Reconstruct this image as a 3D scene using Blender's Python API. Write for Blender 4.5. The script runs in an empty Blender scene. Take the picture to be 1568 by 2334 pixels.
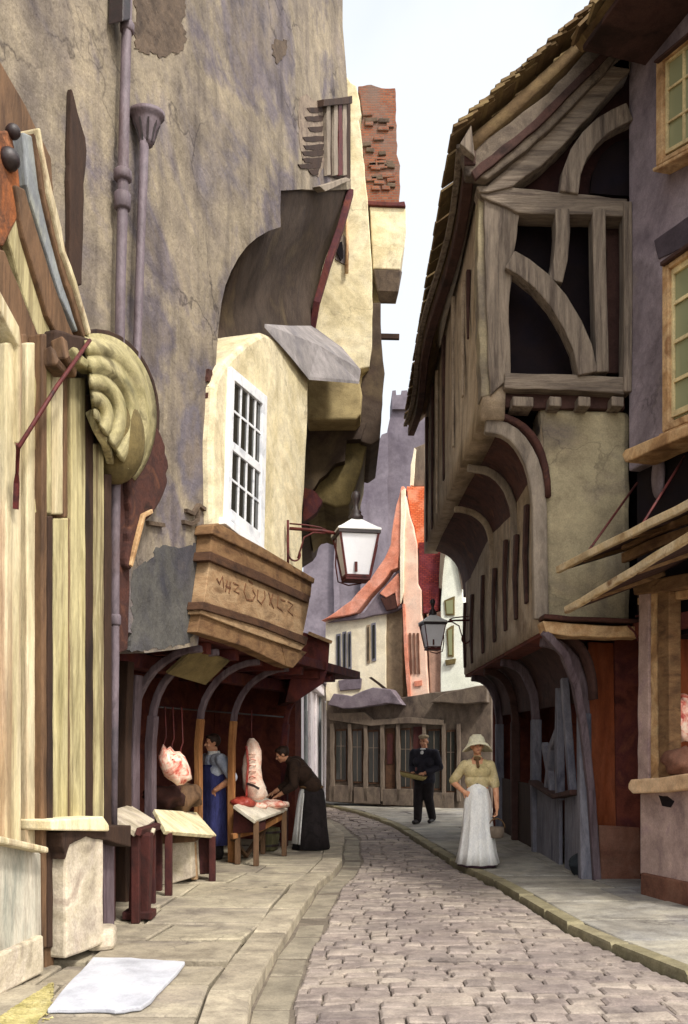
import bpy, bmesh, math, random
from mathutils import Vector, Matrix, noise
random.seed(11)
scene = bpy.context.scene
COL = scene.collection
# camera model (units of the working picture, 1568 wide): focal length, centre, horizon row, eye height
F, XC, YH, EYE = 2100.0, 784.0, 1695.0, 1.6
CAM = Vector((0, 0, EYE))
R = math.radians
def V(*a): return Vector(a)
def ray(x, y): return Vector(((x - XC) / F, 1.0, (YH - y) / F))
def P(x, y, d): return CAM + ray(x, y) * d
def G(x, y, z=0.0):
    r = ray(x, y); return CAM + r * ((z - EYE) / r.z)

class Frame:
    """a vertical plane (a facade): origin, horizontal direction u, outward normal n"""
    def __init__(s, o, u, toward=CAM):
        s.o = V(o[0], o[1], 0); s.u = V(u[0], u[1], 0).normalized()
        s.n = V(s.u.y, -s.u.x, 0)
        if s.n.dot(toward - s.o) < 0: s.n = -s.n
    def px(s, x, y, out=0.0):
        r = ray(x, y); q = s.o + s.n * out
        return CAM + r * ((q - CAM).dot(s.n) / r.dot(s.n))
    def at(s, u, z, out=0.0): return s.o + s.u * u + s.n * out + V(0, 0, z)
    def uz(s, p): return ((p - s.o).dot(s.u), p.z)
    def U(s, x, out=0.0): return s.uz(s.px(x, YH, out))[0]

def wob(pts, amp=3.0, step=40):
    """a hand-made outline: split long edges and push the new points about"""
    res = []
    n = len(pts)
    for i in range(n):
        a, b = pts[i], pts[(i + 1) % n]
        L = math.hypot(b[0] - a[0], b[1] - a[1])
        res.append(a)
        k = int(L // step)
        for j in range(1, k + 1):
            t = j / (k + 1)
            res.append((a[0] + (b[0] - a[0]) * t + random.uniform(-amp, amp), a[1] + (b[1] - a[1]) * t + random.uniform(-amp, amp)))
    return res

class MB:
    def __init__(s): s.bm = bmesh.new(); s.mi = 0
    def face(s, vs):
        try:
            f = s.bm.faces.new(vs); f.material_index = s.mi; return f
        except ValueError: return None
    def poly(s, pts): return s.face([s.bm.verts.new(p) for p in pts])
    def prism(s, pts, vec):
        a = [s.bm.verts.new(p) for p in pts]; b = [s.bm.verts.new(Vector(p) + vec) for p in pts]
        n = len(pts)
        s.face(a); s.face(b[::-1])
        for i in range(n): s.face([a[i], b[i], b[(i + 1) % n], a[(i + 1) % n]])
        return s
    def panel(s, fr, pix, out, thick, w=0.0, step=40):
        """a slab on a facade: its front outline seen at pix, front at out, thick deep"""
        if w: pix = wob(pix, w, step)
        return s.prism([fr.px(x, y, out) for x, y in pix], -fr.n * thick)
    def rect(s, fr, x0, y0, x1, y1, out, thick, w=0.0):
        return s.panel(fr, [(x0, y0), (x1, y0), (x1, y1), (x0, y1)], out, thick, w)
    def ubox(s, fr, u0, u1, z0, z1, o0, o1):
        pts = [fr.at(u0, z0, o1), fr.at(u1, z0, o1), fr.at(u1, z1, o1), fr.at(u0, z1, o1)]
        return s.prism(pts, fr.n * (o0 - o1))
    def slab(s, pts, t=0.03, up=None):
        """a sheet given by its top corners, t thick"""
        p = [Vector(q) for q in pts]
        n = (p[1] - p[0]).cross(p[2] - p[0]).normalized()
        if up is None: up = V(0, 0, 1)
        if n.dot(up) > 0: n = -n
        return s.prism(p, n * t)
    def box(s, c, size, rot=None):
        c = Vector(c); x, y, z = [q / 2 for q in size]
        m = rot or Matrix.Identity(3)
        pts = [c + m @ V(-x, -y, -z), c + m @ V(x, -y, -z), c + m @ V(x, y, -z), c + m @ V(-x, y, -z)]
        return s.prism(pts, m @ V(0, 0, 2 * z))
    def loft(s, rings, cap=True, closed=True):
        vr = [[s.bm.verts.new(p) for p in r] for r in rings]
        n = len(vr[0])
        for a, b in zip(vr, vr[1:]):
            for i in range(n if closed else n - 1):
                s.face([a[i], a[(i + 1) % n], b[(i + 1) % n], b[i]])
        if cap and closed: s.face(vr[0][::-1]); s.face(vr[-1])
        return s
    def path(s, pts, w, h=None, side=None, jit=0.0, seg=0, taper=1.0):
        """a timber of w x h section along a path"""
        h = h or w
        pts = [Vector(p) for p in pts]
        if seg and len(pts) == 2:
            pts = [pts[0].lerp(pts[1], i / seg) for i in range(seg + 1)]
        rings = []
        for i, p in enumerate(pts):
            t = (pts[min(i + 1, len(pts) - 1)] - pts[max(i - 1, 0)]).normalized()
            sd = (Vector(side) if side is not None else (V(0, 0, 1) if abs(t.z) < .8 else V(1, 0, 0)))
            b = t.cross(sd).normalized(); a = b.cross(t).normalized()
            k = 1 + (taper - 1) * i / max(1, len(pts) - 1)
            q = p + V(random.uniform(-jit, jit), random.uniform(-jit, jit), random.uniform(-jit, jit))
            rings.append([q + a * (h / 2 * k * u) + b * (w / 2 * k * v) for u, v in ((1, 1), (1, -1), (-1, -1), (-1, 1))])
        return s.loft(rings)
    def tube(s, pts, r, n=8):
        pts = [Vector(p) for p in pts]
        rs = r if isinstance(r, (list, tuple)) else [r] * len(pts)
        rings = []; ref = None
        for i, p in enumerate(pts):
            t = (pts[min(i + 1, len(pts) - 1)] - pts[max(i - 1, 0)]).normalized()
            if ref is None: ref = V(0, 0, 1) if abs(t.z) < .8 else V(1, 0, 0)
            a = (ref - t * ref.dot(t)).normalized(); ref = a; b = t.cross(a)
            rings.append([p + (a * math.cos(k * 2 * math.pi / n) + b * math.sin(k * 2 * math.pi / n)) * rs[i] for k in range(n)])
        return s.loft(rings)
    def lathe(s, c, prof, n=16, sx=1, sy=1):
        c = Vector(c)
        return s.loft([[c + V(math.cos(k * 2 * math.pi / n) * r * sx, math.sin(k * 2 * math.pi / n) * r * sy, z) for k in range(n)] for r, z in prof])
    def ball(s, c, r, n=12, m=8, sc=(1, 1, 1), rot=None):
        c = Vector(c); rings = []
        for j in range(m + 1):
            a = -math.pi / 2 + math.pi * (j + .02 if j == 0 else j - .02 if j == m else j) / m
            ring = []
            for k in range(n):
                q = V(math.cos(a) * math.cos(k * 2 * math.pi / n) * r * sc[0], math.cos(a) * math.sin(k * 2 * math.pi / n) * r * sc[1], math.sin(a) * r * sc[2])
                ring.append(c + (rot @ q if rot else q))
            rings.append(ring)
        return s.loft(rings)
    def capsule(s, p0, r0, p1, r1, n=12):
        p0, p1 = Vector(p0), Vector(p1)
        t = (p1 - p0); L = t.length
        if L < 1e-6: return s.ball(p0, max(r0, r1), n)
        t /= L
        ref = V(0, 0, 1) if abs(t.z) < .8 else V(1, 0, 0)
        a = (ref - t * ref.dot(t)).normalized(); b = t.cross(a)
        rings = []
        for q in (-88, -60, -30, 0): rings.append((p0 + t * math.sin(R(q)) * r0, r0 * math.cos(R(q))))
        for q in (0, 30, 60, 88): rings.append((p1 + t * math.sin(R(q)) * r1, r1 * math.cos(R(q))))
        return s.loft([[c + (a * math.cos(k * 2 * math.pi / n) + b * math.sin(k * 2 * math.pi / n)) * r for k in range(n)] for c, r in rings])
    def build(s, name, mats, parent=None, bevel=0.0, smooth=False, jit=0.0, label=None):
        bm = s.bm
        bmesh.ops.recalc_face_normals(bm, faces=bm.faces)
        if jit:
            for v in bm.verts:
                v.co += noise.noise_vector(v.co * 2.3) * jit
        me = bpy.data.meshes.new(name); bm.to_mesh(me); bm.free()
        if smooth:
            for p in me.polygons: p.use_smooth = True
        return link(name, me, mats, parent, bevel, label)

def link(name, me, mats, parent=None, bevel=0.0, label=None):
    o = bpy.data.objects.new(name, me); COL.objects.link(o)
    for m in (mats if isinstance(mats, (list, tuple)) else [mats]): me.materials.append(m)
    if parent is not None:
        o.parent = parent
        o.matrix_parent_inverse = WM.get(parent.name, Matrix.Identity(4)).inverted()
    if bevel:
        b = o.modifiers.new('bevel', 'BEVEL'); b.width = bevel; b.segments = 2; b.limit_method = 'ANGLE'; b.angle_limit = R(40)
    if label: o['label'] = label
    return o
WM = {}
def thing(name, label, cat, loc, group=None):
    o = bpy.data.objects.new(name, None); COL.objects.link(o)
    o.location = loc; o.empty_display_size = .2
    WM[o.name] = Matrix.Translation(Vector(loc))
    o['label'] = label; o['category'] = cat
    if group: o['group'] = group
    return o
def tag(o, label, cat, group=None):
    o['label'] = label; o['category'] = cat
    if group: o['group'] = group
    return o
def struct(o, kind='structure'):
    o['kind'] = kind; return o

def lin(h):
    h = h.lstrip('#'); c = [int(h[i:i + 2], 16) / 255 for i in (0, 2, 4)]
    return tuple((x / 12.92 if x <= .04045 else ((x + .055) / 1.055) ** 2.4) for x in c) + (1.0,)

def mat(name, cols, scale=1.5, an=(1, 1, 1), lo=.32, hi=.68, rough=.9, bump=.25, bs=22, fine=.16, fs=60, stain=None, stain_amt=.5,
        stain_an=(5, 5, .5), stain_lo=.5, stain_hi=.72, island=None, dist=.6, metal=0.0, ban=None, spec=.3, mid=.24, ms=4.5, crack=0.0, cs=.8, trans=0.0):
    m = bpy.data.materials.new(name); m.use_nodes = True
    nt = m.node_tree; N = nt.nodes; L = nt.links
    bs_ = N['Principled BSDF']
    bs_.inputs['Roughness'].default_value = rough; bs_.inputs['Metallic'].default_value = metal
    bs_.inputs['Specular IOR Level'].default_value = spec
    geo = N.new('ShaderNodeNewGeometry')
    def mp(sc):
        q = N.new('ShaderNodeMapping'); q.inputs['Scale'].default_value = sc; L.new(geo.outputs['Position'], q.inputs['Vector']); return q.outputs[0]
    def nz(vec, sc, det=6, ro=.6, d=0.0):
        q = N.new('ShaderNodeTexNoise'); q.inputs['Scale'].default_value = sc; q.inputs['Detail'].default_value = det
        q.inputs['Roughness'].default_value = ro; q.inputs['Distortion'].default_value = d; L.new(vec, q.inputs['Vector']); return q.outputs[0]
    def ramp(fac, stops):
        q = N.new('ShaderNodeValToRGB'); e = q.color_ramp.elements
        while len(e) < len(stops): e.new(.5)
        for el, (p, c) in zip(e, stops): el.position = p; el.color = c
        L.new(fac, q.inputs[0]); return q.outputs[0]
    def mix(kind, fac, a, b):
        q = N.new('ShaderNodeMix'); q.data_type = 'RGBA'; q.blend_type = kind
        for i, val in ((0, fac), (6, a), (7, b)):
            if hasattr(val, 'is_linked'): L.new(val, q.inputs[i])
            else: q.inputs[i].default_value = val
        return q.outputs[2]
    n1 = nz(mp(an), scale, 7, .62, dist)
    k = len(cols)
    c = ramp(n1, [(lo + (hi - lo) * i / max(1, k - 1), lin(h)) for i, h in enumerate(cols)])
    if island:
        c2 = ramp(geo.outputs['Random Per Island'], [(i / max(1, len(island) - 1), lin(h)) for i, h in enumerate(island)])
        c = mix('MIX', .6, c, c2)
    if stain:
        sfac = ramp(nz(mp(stain_an), 1.0, 6, .65, .5), [(stain_lo, (0, 0, 0, 1)), (stain_hi, (stain_amt,) * 3 + (1,))])
        c = mix('MIX', sfac, c, lin(stain))
    if fine:
        f = ramp(nz(mp(an), fs, 4, .75), [(.3, (1 - 1.4 * fine,) * 3 + (1,)), (.7, (1 + fine,) * 3 + (1,))])
        c = mix('MULTIPLY', 1.0, c, f)
    if mid:
        f = ramp(nz(mp(tuple(.35 + .65 * q for q in an)), ms, 9, .7, .3), [(.3, (1 - 1.3 * mid, 1 - 1.35 * mid, 1 - 1.35 * mid, 1)), (.52, (1, 1, 1, 1)), (.72, (1 + mid, 1 + .95 * mid, 1 + .85 * mid, 1))])
        c = mix('MULTIPLY', 1.0, c, f)
    if crack:
        wn = N.new('ShaderNodeTexNoise'); wn.inputs['Scale'].default_value = 2.2; wn.inputs['Detail'].default_value = 5; L.new(geo.outputs['Position'], wn.inputs['Vector'])
        va = N.new('ShaderNodeVectorMath'); va.operation = 'MULTIPLY_ADD'; L.new(wn.outputs['Color'], va.inputs[0]); va.inputs[1].default_value = (.9, .9, .9); L.new(geo.outputs['Position'], va.inputs[2])
        vo = N.new('ShaderNodeTexVoronoi'); vo.feature = 'DISTANCE_TO_EDGE'; vo.inputs['Scale'].default_value = cs; L.new(va.outputs[0], vo.inputs['Vector'])
        cf = ramp(vo.outputs['Distance'], [(0, (crack,) * 3 + (1,)), (.014, (0, 0, 0, 1))])
        ck = ramp(nz(mp((1, 1, 1)), .7, 3, .5), [(.46, (0, 0, 0, 1)), (.6, (1, 1, 1, 1))])
        c = mix('MIX', mix('MULTIPLY', 1.0, cf, ck), c, lin('#2e2628'))
        sp = ramp(nz(mp((1, 1, 1)), 16, 4, .8), [(.62, (0, 0, 0, 1)), (.72, (crack * .6,) * 3 + (1,))])
        c = mix('MIX', sp, c, lin('#453a38'))
    L.new(c, bs_.inputs['Base Color'])
    if trans:
        tb = N.new('ShaderNodeBsdfTranslucent'); L.new(c, tb.inputs['Color']); ms_ = N.new('ShaderNodeMixShader'); ms_.inputs[0].default_value = trans
        L.new(bs_.outputs[0], ms_.inputs[1]); L.new(tb.outputs[0], ms_.inputs[2]); L.new(ms_.outputs[0], N['Material Output'].inputs['Surface'])
    if bump:
        b1 = nz(mp(ban or an), bs, 6, .65)
        b = N.new('ShaderNodeBump'); b.inputs['Strength'].default_value = bump; b.inputs['Distance'].default_value = .02
        L.new(b1, b.inputs['Height']); L.new(b.outputs[0], bs_.inputs['Normal'])
    return m

def brick(name, c1, c2, mortar, sc=5.0, axis='xz', rough=.9, bw=.5, rh=.25, tint=None):
    """brick or tile courses laid on real coordinates"""
    m = bpy.data.materials.new(name); m.use_nodes = True
    nt = m.node_tree; N = nt.nodes; L = nt.links; b = N['Principled BSDF']; b.inputs['Roughness'].default_value = rough
    b.inputs['Specular IOR Level'].default_value = .25
    geo = N.new('ShaderNodeNewGeometry'); sep = N.new('ShaderNodeSeparateXYZ'); com = N.new('ShaderNodeCombineXYZ')
    L.new(geo.outputs['Position'], sep.inputs[0])
    add = N.new('ShaderNodeMath'); add.operation = 'ADD'; L.new(sep.outputs[0], add.inputs[0]); L.new(sep.outputs[1], add.inputs[1])
    L.new(add.outputs[0], com.inputs[0]); L.new(sep.outputs[2], com.inputs[1])
    nz = N.new('ShaderNodeTexNoise'); nz.inputs['Scale'].default_value = 3.0; nz.inputs['Detail'].default_value = 6; L.new(geo.outputs['Position'], nz.inputs['Vector'])
    br = N.new('ShaderNodeTexBrick'); br.inputs['Scale'].default_value = sc
    br.inputs['Color1'].default_value = lin(c1); br.inputs['Color2'].default_value = lin(c2); br.inputs['Mortar'].default_value = lin(mortar)
    br.inputs['Mortar Size'].default_value = .03; br.inputs['Brick Width'].default_value = bw; br.inputs['Row Height'].default_value = rh
    vm = N.new('ShaderNodeVectorMath'); vm.operation = 'MULTIPLY_ADD'; L.new(nz.outputs['Color'], vm.inputs[0]); vm.inputs[1].default_value = (.05, .05, .05); L.new(com.outputs[0], vm.inputs[2])
    L.new(vm.outputs[0], br.inputs['Vector'])
    mx = N.new('ShaderNodeMix'); mx.data_type = 'RGBA'; mx.blend_type = 'MIX'
    rp = N.new('ShaderNodeValToRGB'); rp.color_ramp.elements[0].position = .45; rp.color_ramp.elements[1].position = .7
    rp.color_ramp.elements[1].color = (.75, .75, .75, 1); rp.color_ramp.elements[0].color = (0, 0, 0, 1)
    L.new(nz.outputs[0], rp.inputs[0]); L.new(rp.outputs[0], mx.inputs[0]); L.new(br.outputs[0], mx.inputs[6]); mx.inputs[7].default_value = lin(tint or mortar)
    L.new(mx.outputs[2], b.inputs['Base Color'])
    bp = N.new('ShaderNodeBump'); bp.inputs['Strength'].default_value = .6; bp.inputs['Distance'].default_value = .02
    L.new(br.outputs['Fac'], bp.inputs['Height']); bp.invert = True; L.new(bp.outputs[0], b.inputs['Normal'])
    return m

def glassmat(name, col='#20262a', rough=.08):
    m = bpy.data.materials.new(name); m.use_nodes = True
    b = m.node_tree.nodes['Principled BSDF']; b.inputs['Base Color'].default_value = lin(col); b.inputs['Roughness'].default_value = rough
    b.inputs['Specular IOR Level'].default_value = .6
    N = m.node_tree.nodes; nz = N.new('ShaderNodeTexNoise'); nz.inputs['Scale'].default_value = 6
    bp = N.new('ShaderNodeBump'); bp.inputs['Strength'].default_value = .08; m.node_tree.links.new(nz.outputs[0], bp.inputs['Height']); m.node_tree.links.new(bp.outputs[0], b.inputs['Normal'])
    return m

def interp(tab, x):
    if x <= tab[0][0]: return tab[0][1]
    for (a, p), (b, q) in zip(tab, tab[1:]):
        if x <= b: return p + (q - p) * (x - a) / (b - a)
    return tab[-1][1]

def remeshed(mb, name, mats, parent=None, voxel=.008, smooth_it=3, label=None):
    """fuse the overlapping pieces of mb into one continuous surface"""
    bm = mb.bm; bmesh.ops.recalc_face_normals(bm, faces=bm.faces)
    me = bpy.data.meshes.new('raw'); bm.to_mesh(me); bm.free()
    o = bpy.data.objects.new('raw', me); COL.objects.link(o)
    r = o.modifiers.new('r', 'REMESH'); r.mode = 'VOXEL'; r.voxel_size = voxel
    if smooth_it:
        s = o.modifiers.new('s', 'SMOOTH'); s.factor = .5; s.iterations = smooth_it
    dg = bpy.context.evaluated_depsgraph_get(); dg.update()
    me2 = bpy.data.meshes.new_from_object(o.evaluated_get(dg))
    bpy.data.objects.remove(o); bpy.data.meshes.remove(me)
    me2.name = name; me2.materials.clear()
    for p in me2.polygons: p.use_smooth = True
    return link(name, me2, mats, parent, 0, label)
# ---------------------------------------------------------------- materials
M = {}
M['taupe'] = mat('taupe_plaster', ['#544b4e', '#72675f', '#666067', '#82776a', '#928672', '#6a6266', '#7a6f64', '#625c64'], scale=.42, lo=.26, hi=.74, rough=.95, bump=.9, bs=13, stain='#423a3e', stain_amt=.6, stain_an=(2.6, 2.6, .3), stain_lo=.46, stain_hi=.70, dist=.4, mid=.36, ms=2.2, crack=.7, cs=.6)
M['patch'] = mat('bare_patch', ['#42362d', '#5f5042', '#51443a'], scale=3, bump=.8, bs=14, mid=.35)
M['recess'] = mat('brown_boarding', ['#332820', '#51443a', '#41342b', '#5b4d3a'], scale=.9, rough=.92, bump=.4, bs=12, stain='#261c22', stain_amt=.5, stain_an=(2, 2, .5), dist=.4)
M['cream'] = mat('cream_plaster', ['#b0a27e', '#d0c29c', '#dfd3b2', '#c7b793'], scale=1.1, rough=.92, bump=.4, bs=12, stain='#8f8165', stain_amt=.5, stain_an=(2, 2, .5), stain_lo=.5, crack=.35, cs=.9)
M['cream_far'] = mat('pale_cream_render', ['#b9a67e', '#d8c594', '#e0d0a5'], scale=1.0, bump=.3, bs=10, stain='#8c7c64', stain_amt=.5, stain_an=(3, 3, .5))
M['white_paint'] = mat('white_paint', ['#b9bcc2', '#dedfe2', '#e6e6e4'], scale=5, rough=.6, bump=.12, fine=.06, mid=.08)
M['dark_pane'] = glassmat('dark_pane', '#2a2a26', .12)
M['green_pane'] = glassmat('green_pane', '#8f9270', .15)
M['lead'] = mat('lead_sheet', ['#6f6b6e', '#87817f', '#989190'], scale=2.0, rough=.8, bump=.4, bs=8, stain='#635e60', stain_amt=.5, stain_an=(2, 2, 1))
M['sign'] = mat('sign_boards', ['#513a28', '#735539', '#846646', '#5f452e'], scale=2.2, an=(1, 1, 3), rough=.85, bump=.4, bs=20, stain='#3c281e', stain_amt=.6, stain_an=(2, 2, 2))
M['signpale'] = mat('pale_sign_boards', ['#735b42', '#967858', '#a68b6a', '#806448'], scale=2.2, an=(1, 1, 3), rough=.85, bump=.4, bs=20, stain='#5a4030', stain_amt=.55, stain_an=(2, 2, 2))
M['darkred'] = mat('oxblood_timber', ['#3a1a16', '#5e2a22', '#4a2228', '#6e382a'], scale=2.0, rough=.8, bump=.4, bs=16, an=(1, 1, .7))
M['interior'] = mat('red_brown_interior', ['#4a231c', '#703a2c', '#582c29', '#7e4835'], scale=1.6, rough=.95, bump=.3)  # mottled dark red-brown for the shop insides
M['post'] = mat('grey_post', ['#3c3135', '#5a4b50', '#685b60', '#463a3e'], scale=3, an=(2, 2, .25), rough=.85, bump=.5, bs=24, ban=(2, 2, .3))
M['warmpost'] = mat('ochre_post', ['#6b4527', '#9a6b40', '#8a5a34', '#b58450'], scale=3, an=(2, 2, .25), rough=.85, bump=.4, bs=24, ban=(2, 2, .3))
M['pipe'] = mat('lilac_pipe', ['#453e43', '#62575d', '#6e6268', '#51464a'], scale=4, an=(1, 1, .4), rough=.6, bump=.3, stain='#46302a', stain_amt=.7, stain_an=(4, 4, 1))
M['yellow'] = mat('yellow_paint', ['#827955', '#a69b70', '#b9ae84', '#8f8560', '#c7bc95'], scale=1.4, an=(4, 4, .3), rough=.8, bump=.3, bs=16, ban=(2, 2, .4), stain='#564430', stain_amt=.75, stain_an=(11, 11, .25), stain_lo=.47, stain_hi=.64)
M['ivory'] = mat('ivory_paint', ['#978a68', '#b9ac88', '#cbbf9f', '#aa9a78'], scale=1.3, an=(4, 4, .3), rough=.8, bump=.3, stain='#75543e', stain_amt=.65, stain_an=(9, 9, .25), stain_lo=.48, stain_hi=.66)
M['brown'] = mat('brown_paint', ['#3c2a1e', '#5a432f', '#6a5039', '#483325'], scale=2.0, an=(3, 3, .3), rough=.75, bump=.35, ban=(2, 2, .4), mid=.3)
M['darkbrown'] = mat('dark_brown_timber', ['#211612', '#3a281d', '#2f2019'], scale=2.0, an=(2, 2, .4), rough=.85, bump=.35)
M['bluegrey'] = mat('blue_grey_paint', ['#6f7677', '#8e928e', '#7c8084', '#a3a494'], scale=1.8, an=(2, 2, .5), rough=.75, bump=.25)
M['rust'] = mat('rusty_board', ['#6b3a20', '#9a5a30', '#5a3a28', '#b0714a'], scale=2.4, rough=.9, bump=.4)
M['shell'] = mat('olive_shell', ['#6f694c', '#938a62', '#a89e76', '#7c7454'], scale=3.0, rough=.8, bump=.4, stain='#4a412c', stain_amt=.7, stain_an=(3, 3, 3))
M['riser'] = mat('weathered_riser', ['#7e8076', '#a9a596', '#b9b2a2', '#8f9388'], scale=1.6, an=(3, 3, .35), rough=.9, bump=.3, stain='#6a5a48', stain_amt=.6, stain_an=(9, 9, .5))
M['palestone'] = mat('pale_stone', ['#8f8472', '#b5a992', '#c4b8a4', '#a09282'], scale=3, rough=.95, bump=.5, bs=16, stain='#7a6a70', stain_amt=.5, stain_an=(3, 3, 1))
M['scrub'] = mat('scrubbed_board', ['#b3a47c', '#d8caa2', '#e2d6b4', '#c7b68e'], scale=2, an=(1, 3, 1), rough=.8, bump=.2)
M['iron'] = mat('black_iron', ['#181012', '#2a1a1a', '#1a1614'], scale=6, rough=.5, bump=.2, spec=.5)
M['rediron'] = mat('rusty_iron', ['#3a1414', '#5a2320', '#2a1212'], scale=6, rough=.6, bump=.2)
M['olive'] = mat('olive_cove', ['#4a4028', '#6d5f3c', '#7d6e48'], scale=1.5, bump=.3)
M['brickmix'] = brick('chimney_brick', '#7a4430', '#8f5a40', '#6b5e54', sc=6, tint='#71625a')
M['purplewall'] = mat('mauve_plaster', ['#6a6067', '#82767d', '#8e8288', '#766b70', '#887c78'], scale=.8, rough=.95, bump=.5, bs=10, stain='#564c52', stain_amt=.5, stain_an=(2, 2, .8), dist=.6, crack=.4, cs=.7)
M['winframe'] = mat('buff_window_frame', ['#8c6a48', '#b08a60', '#c6a67c', '#9a7450'], scale=4, rough=.7, bump=.2)
M['timber'] = mat('weathered_oak', ['#544a42', '#766a5e', '#887b6c', '#655950'], scale=2.2, an=(5, 5, .45), rough=.92, bump=.8, bs=9, ban=(5, 5, .5), stain='#362b27', stain_amt=.6, stain_an=(11, 11, .5), stain_lo=.5, stain_hi=.66)
M['timberh'] = mat('weathered_oak_beam', ['#544a42', '#766a5e', '#887b6c', '#655950'], scale=2.2, an=(.45, 5, 5), rough=.92, bump=.8, bs=9, ban=(.5, 5, 5), stain='#362b27', stain_amt=.6, stain_an=(.5, 11, 11), stain_lo=.5, stain_hi=.66)
M['timberdark'] = mat('dark_oak', ['#2a1b17', '#47302a', '#3a2420'], scale=2.6, rough=.9, bump=.5, bs=14)
M['rib'] = mat('grey_rib', ['#655b52', '#887c6e', '#94887a'], scale=2, rough=.9, bump=.5, an=(3, 3, .6))
M['redbrown'] = mat('red_brown_cove', ['#2b1a16', '#4c2d25', '#3c2521', '#5a3829'], scale=3.0, rough=.9, bump=.6, bs=12)
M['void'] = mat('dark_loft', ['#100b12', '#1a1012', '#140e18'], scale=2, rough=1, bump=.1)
M['loftred'] = mat('red_brown_infill', ['#241214', '#38201e', '#2c181c'], scale=1.5, rough=.95, bump=.3)
M['gableplaster'] = mat('stone_plaster', ['#6a6056', '#8f8369', '#a39779', '#7f7364'], scale=.9, rough=.95, bump=.5, bs=10, stain='#564c44', stain_amt=.55, stain_an=(2, 2, .5), dist=.5, crack=.4, cs=.8)
M['sideplaster'] = mat('umber_plaster', ['#75654f', '#9c8a74', '#a89884', '#85735f'], scale=.9, rough=.95, bump=.45, bs=10, stain='#42312a', stain_amt=.6, stain_an=(4, 4, .35), stain_lo=.5)
M['tile'] = mat('mossy_tiles', ['#4a3a2a', '#6b563c', '#7d6a48', '#5a4a36'], scale=4, rough=.95, bump=.6, bs=14, island=['#4a3826', '#6f5a3e', '#85744e'])
M['peach'] = mat('peach_stone', ['#b3906c', '#d3b08a', '#dbbf9c'], scale=2.5, rough=.85, bump=.3)
M['pinkriser'] = mat('pink_render', ['#8a7270', '#a68e86', '#b39a90', '#9a8084'], scale=2.0, rough=.92, bump=.35, stain='#6a5458', stain_amt=.5, stain_an=(3, 3, 1))
M['plinth'] = mat('brown_plinth', ['#54342a', '#6f4a3a', '#7a5848'], scale=3, bump=.4)
M['doorbrown'] = mat('russet_door', ['#5a2613', '#84411f', '#935030', '#662f18'], scale=1.4, an=(2, 2, .35), rough=.8, bump=.3)
M['greyhatch'] = mat('slate_grey_boards', ['#4a4a56', '#6b6b75', '#7a7880', '#58545c'], scale=2.2, an=(2, 2, .4), rough=.85, bump=.35)
M['awning'] = mat('weathered_awning', ['#8a6e4c', '#b39a72', '#c6b290', '#7a5c3e'], scale=3, rough=.85, bump=.35)
M['farcream'] = mat('far_cream', ['#dccfb2', '#eee3c8', '#f2e9d2'], scale=1.2, bump=.25, bs=8, stain='#bcac92', stain_amt=.4, stain_an=(2, 2, 1), mid=.1)
M['farpink'] = mat('far_pink', ['#dcae98', '#ebc6b0', '#eed0bc'], scale=1.5, bump=.2, bs=8, mid=.12)
M['farwhite'] = mat('far_white', ['#dfe2d2', '#ecefe0', '#f0f2e6'], scale=1.0, bump=.2, bs=8, mid=.1)
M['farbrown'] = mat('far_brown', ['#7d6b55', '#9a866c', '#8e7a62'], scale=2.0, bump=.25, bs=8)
M['orange'] = brick('orange_tiles', '#cf6236', '#e08055', '#b85434', sc=5, bw=.35, rh=.22, tint='#e8a080')
M['orangeplain'] = mat('orange_verge', ['#c4745a', '#da8f75', '#e6a894'], scale=2, rough=.85, bump=.5, bs=14)
M['redtile'] = brick('dark_red_tiles', '#6a2220', '#8a3a30', '#54202a', sc=5, bw=.35, rh=.22, tint='#7a3a44')
M['purpletile'] = mat('purple_slates', ['#5a5055', '#736870', '#7e747a'], scale=2, rough=.8, bump=.4)
M['church'] = mat('shaded_church_stone', ['#524b55', '#665f68', '#746d76', '#5a535d'], scale=.2, rough=.95, bump=.3, bs=2, fine=.12, fs=4, ms=.6)  # mauve puts the shade on the stone into its colour
M['shopgrey'] = mat('umber_shopfront', ['#3f3631', '#594d44', '#665a4e', '#4a403b'], scale=1.1, an=(1.5, 1.5, .8), bump=.35, rough=.9, mid=.35)
M['shoplight'] = mat('light_umber', ['#544840', '#6e6154', '#62564c'], scale=2, an=(2, 2, .5), bump=.3)
M['whitewash'] = mat('lilac_whitewash', ['#c6bcc4', '#e0d8da', '#e6dedc', '#cfc5c8'], scale=1.6, an=(2, 2, .4), bump=.25, mid=.15)
M['setts'] = mat('granite_setts', ['#786e69', '#93887e', '#a29689', '#867b76'], scale=1.1, rough=.85, bump=.8, bs=24, island=['#665c5a', '#80756f', '#8b7f78', '#9a8e84', '#867973', '#a3978a', '#918479', '#746966'], stain='#5e5252', stain_amt=.6, stain_an=(.8, 1.8, 1), stain_lo=.46, stain_hi=.68, mid=.32, ms=6)
M['mortar'] = mat('earth_joint', ['#5e564c', '#746a5d', '#665d54'], scale=4, bump=.4)
M['flags'] = mat('york_flags', ['#857b6b', '#9f9580', '#ada38c', '#928979'], scale=.8, rough=.88, bump=.6, bs=18, island=['#867c6c', '#9c927c', '#aaa08a', '#93897a'], stain='#655c5a', stain_amt=.6, stain_an=(1.1, 2.4, 1), stain_lo=.47, mid=.34, ms=3.5, crack=.6, cs=.9)
M['kerb'] = mat('kerb_stone', ['#857b6b', '#9f9582', '#ada28e', '#928877'], scale=1.6, rough=.85, bump=.6, stain='#5c534b', stain_amt=.7, stain_an=(2.5, 2.5, 1), island=['#8a806f', '#a0967f', '#ab9f8c'], mid=.3)
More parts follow.
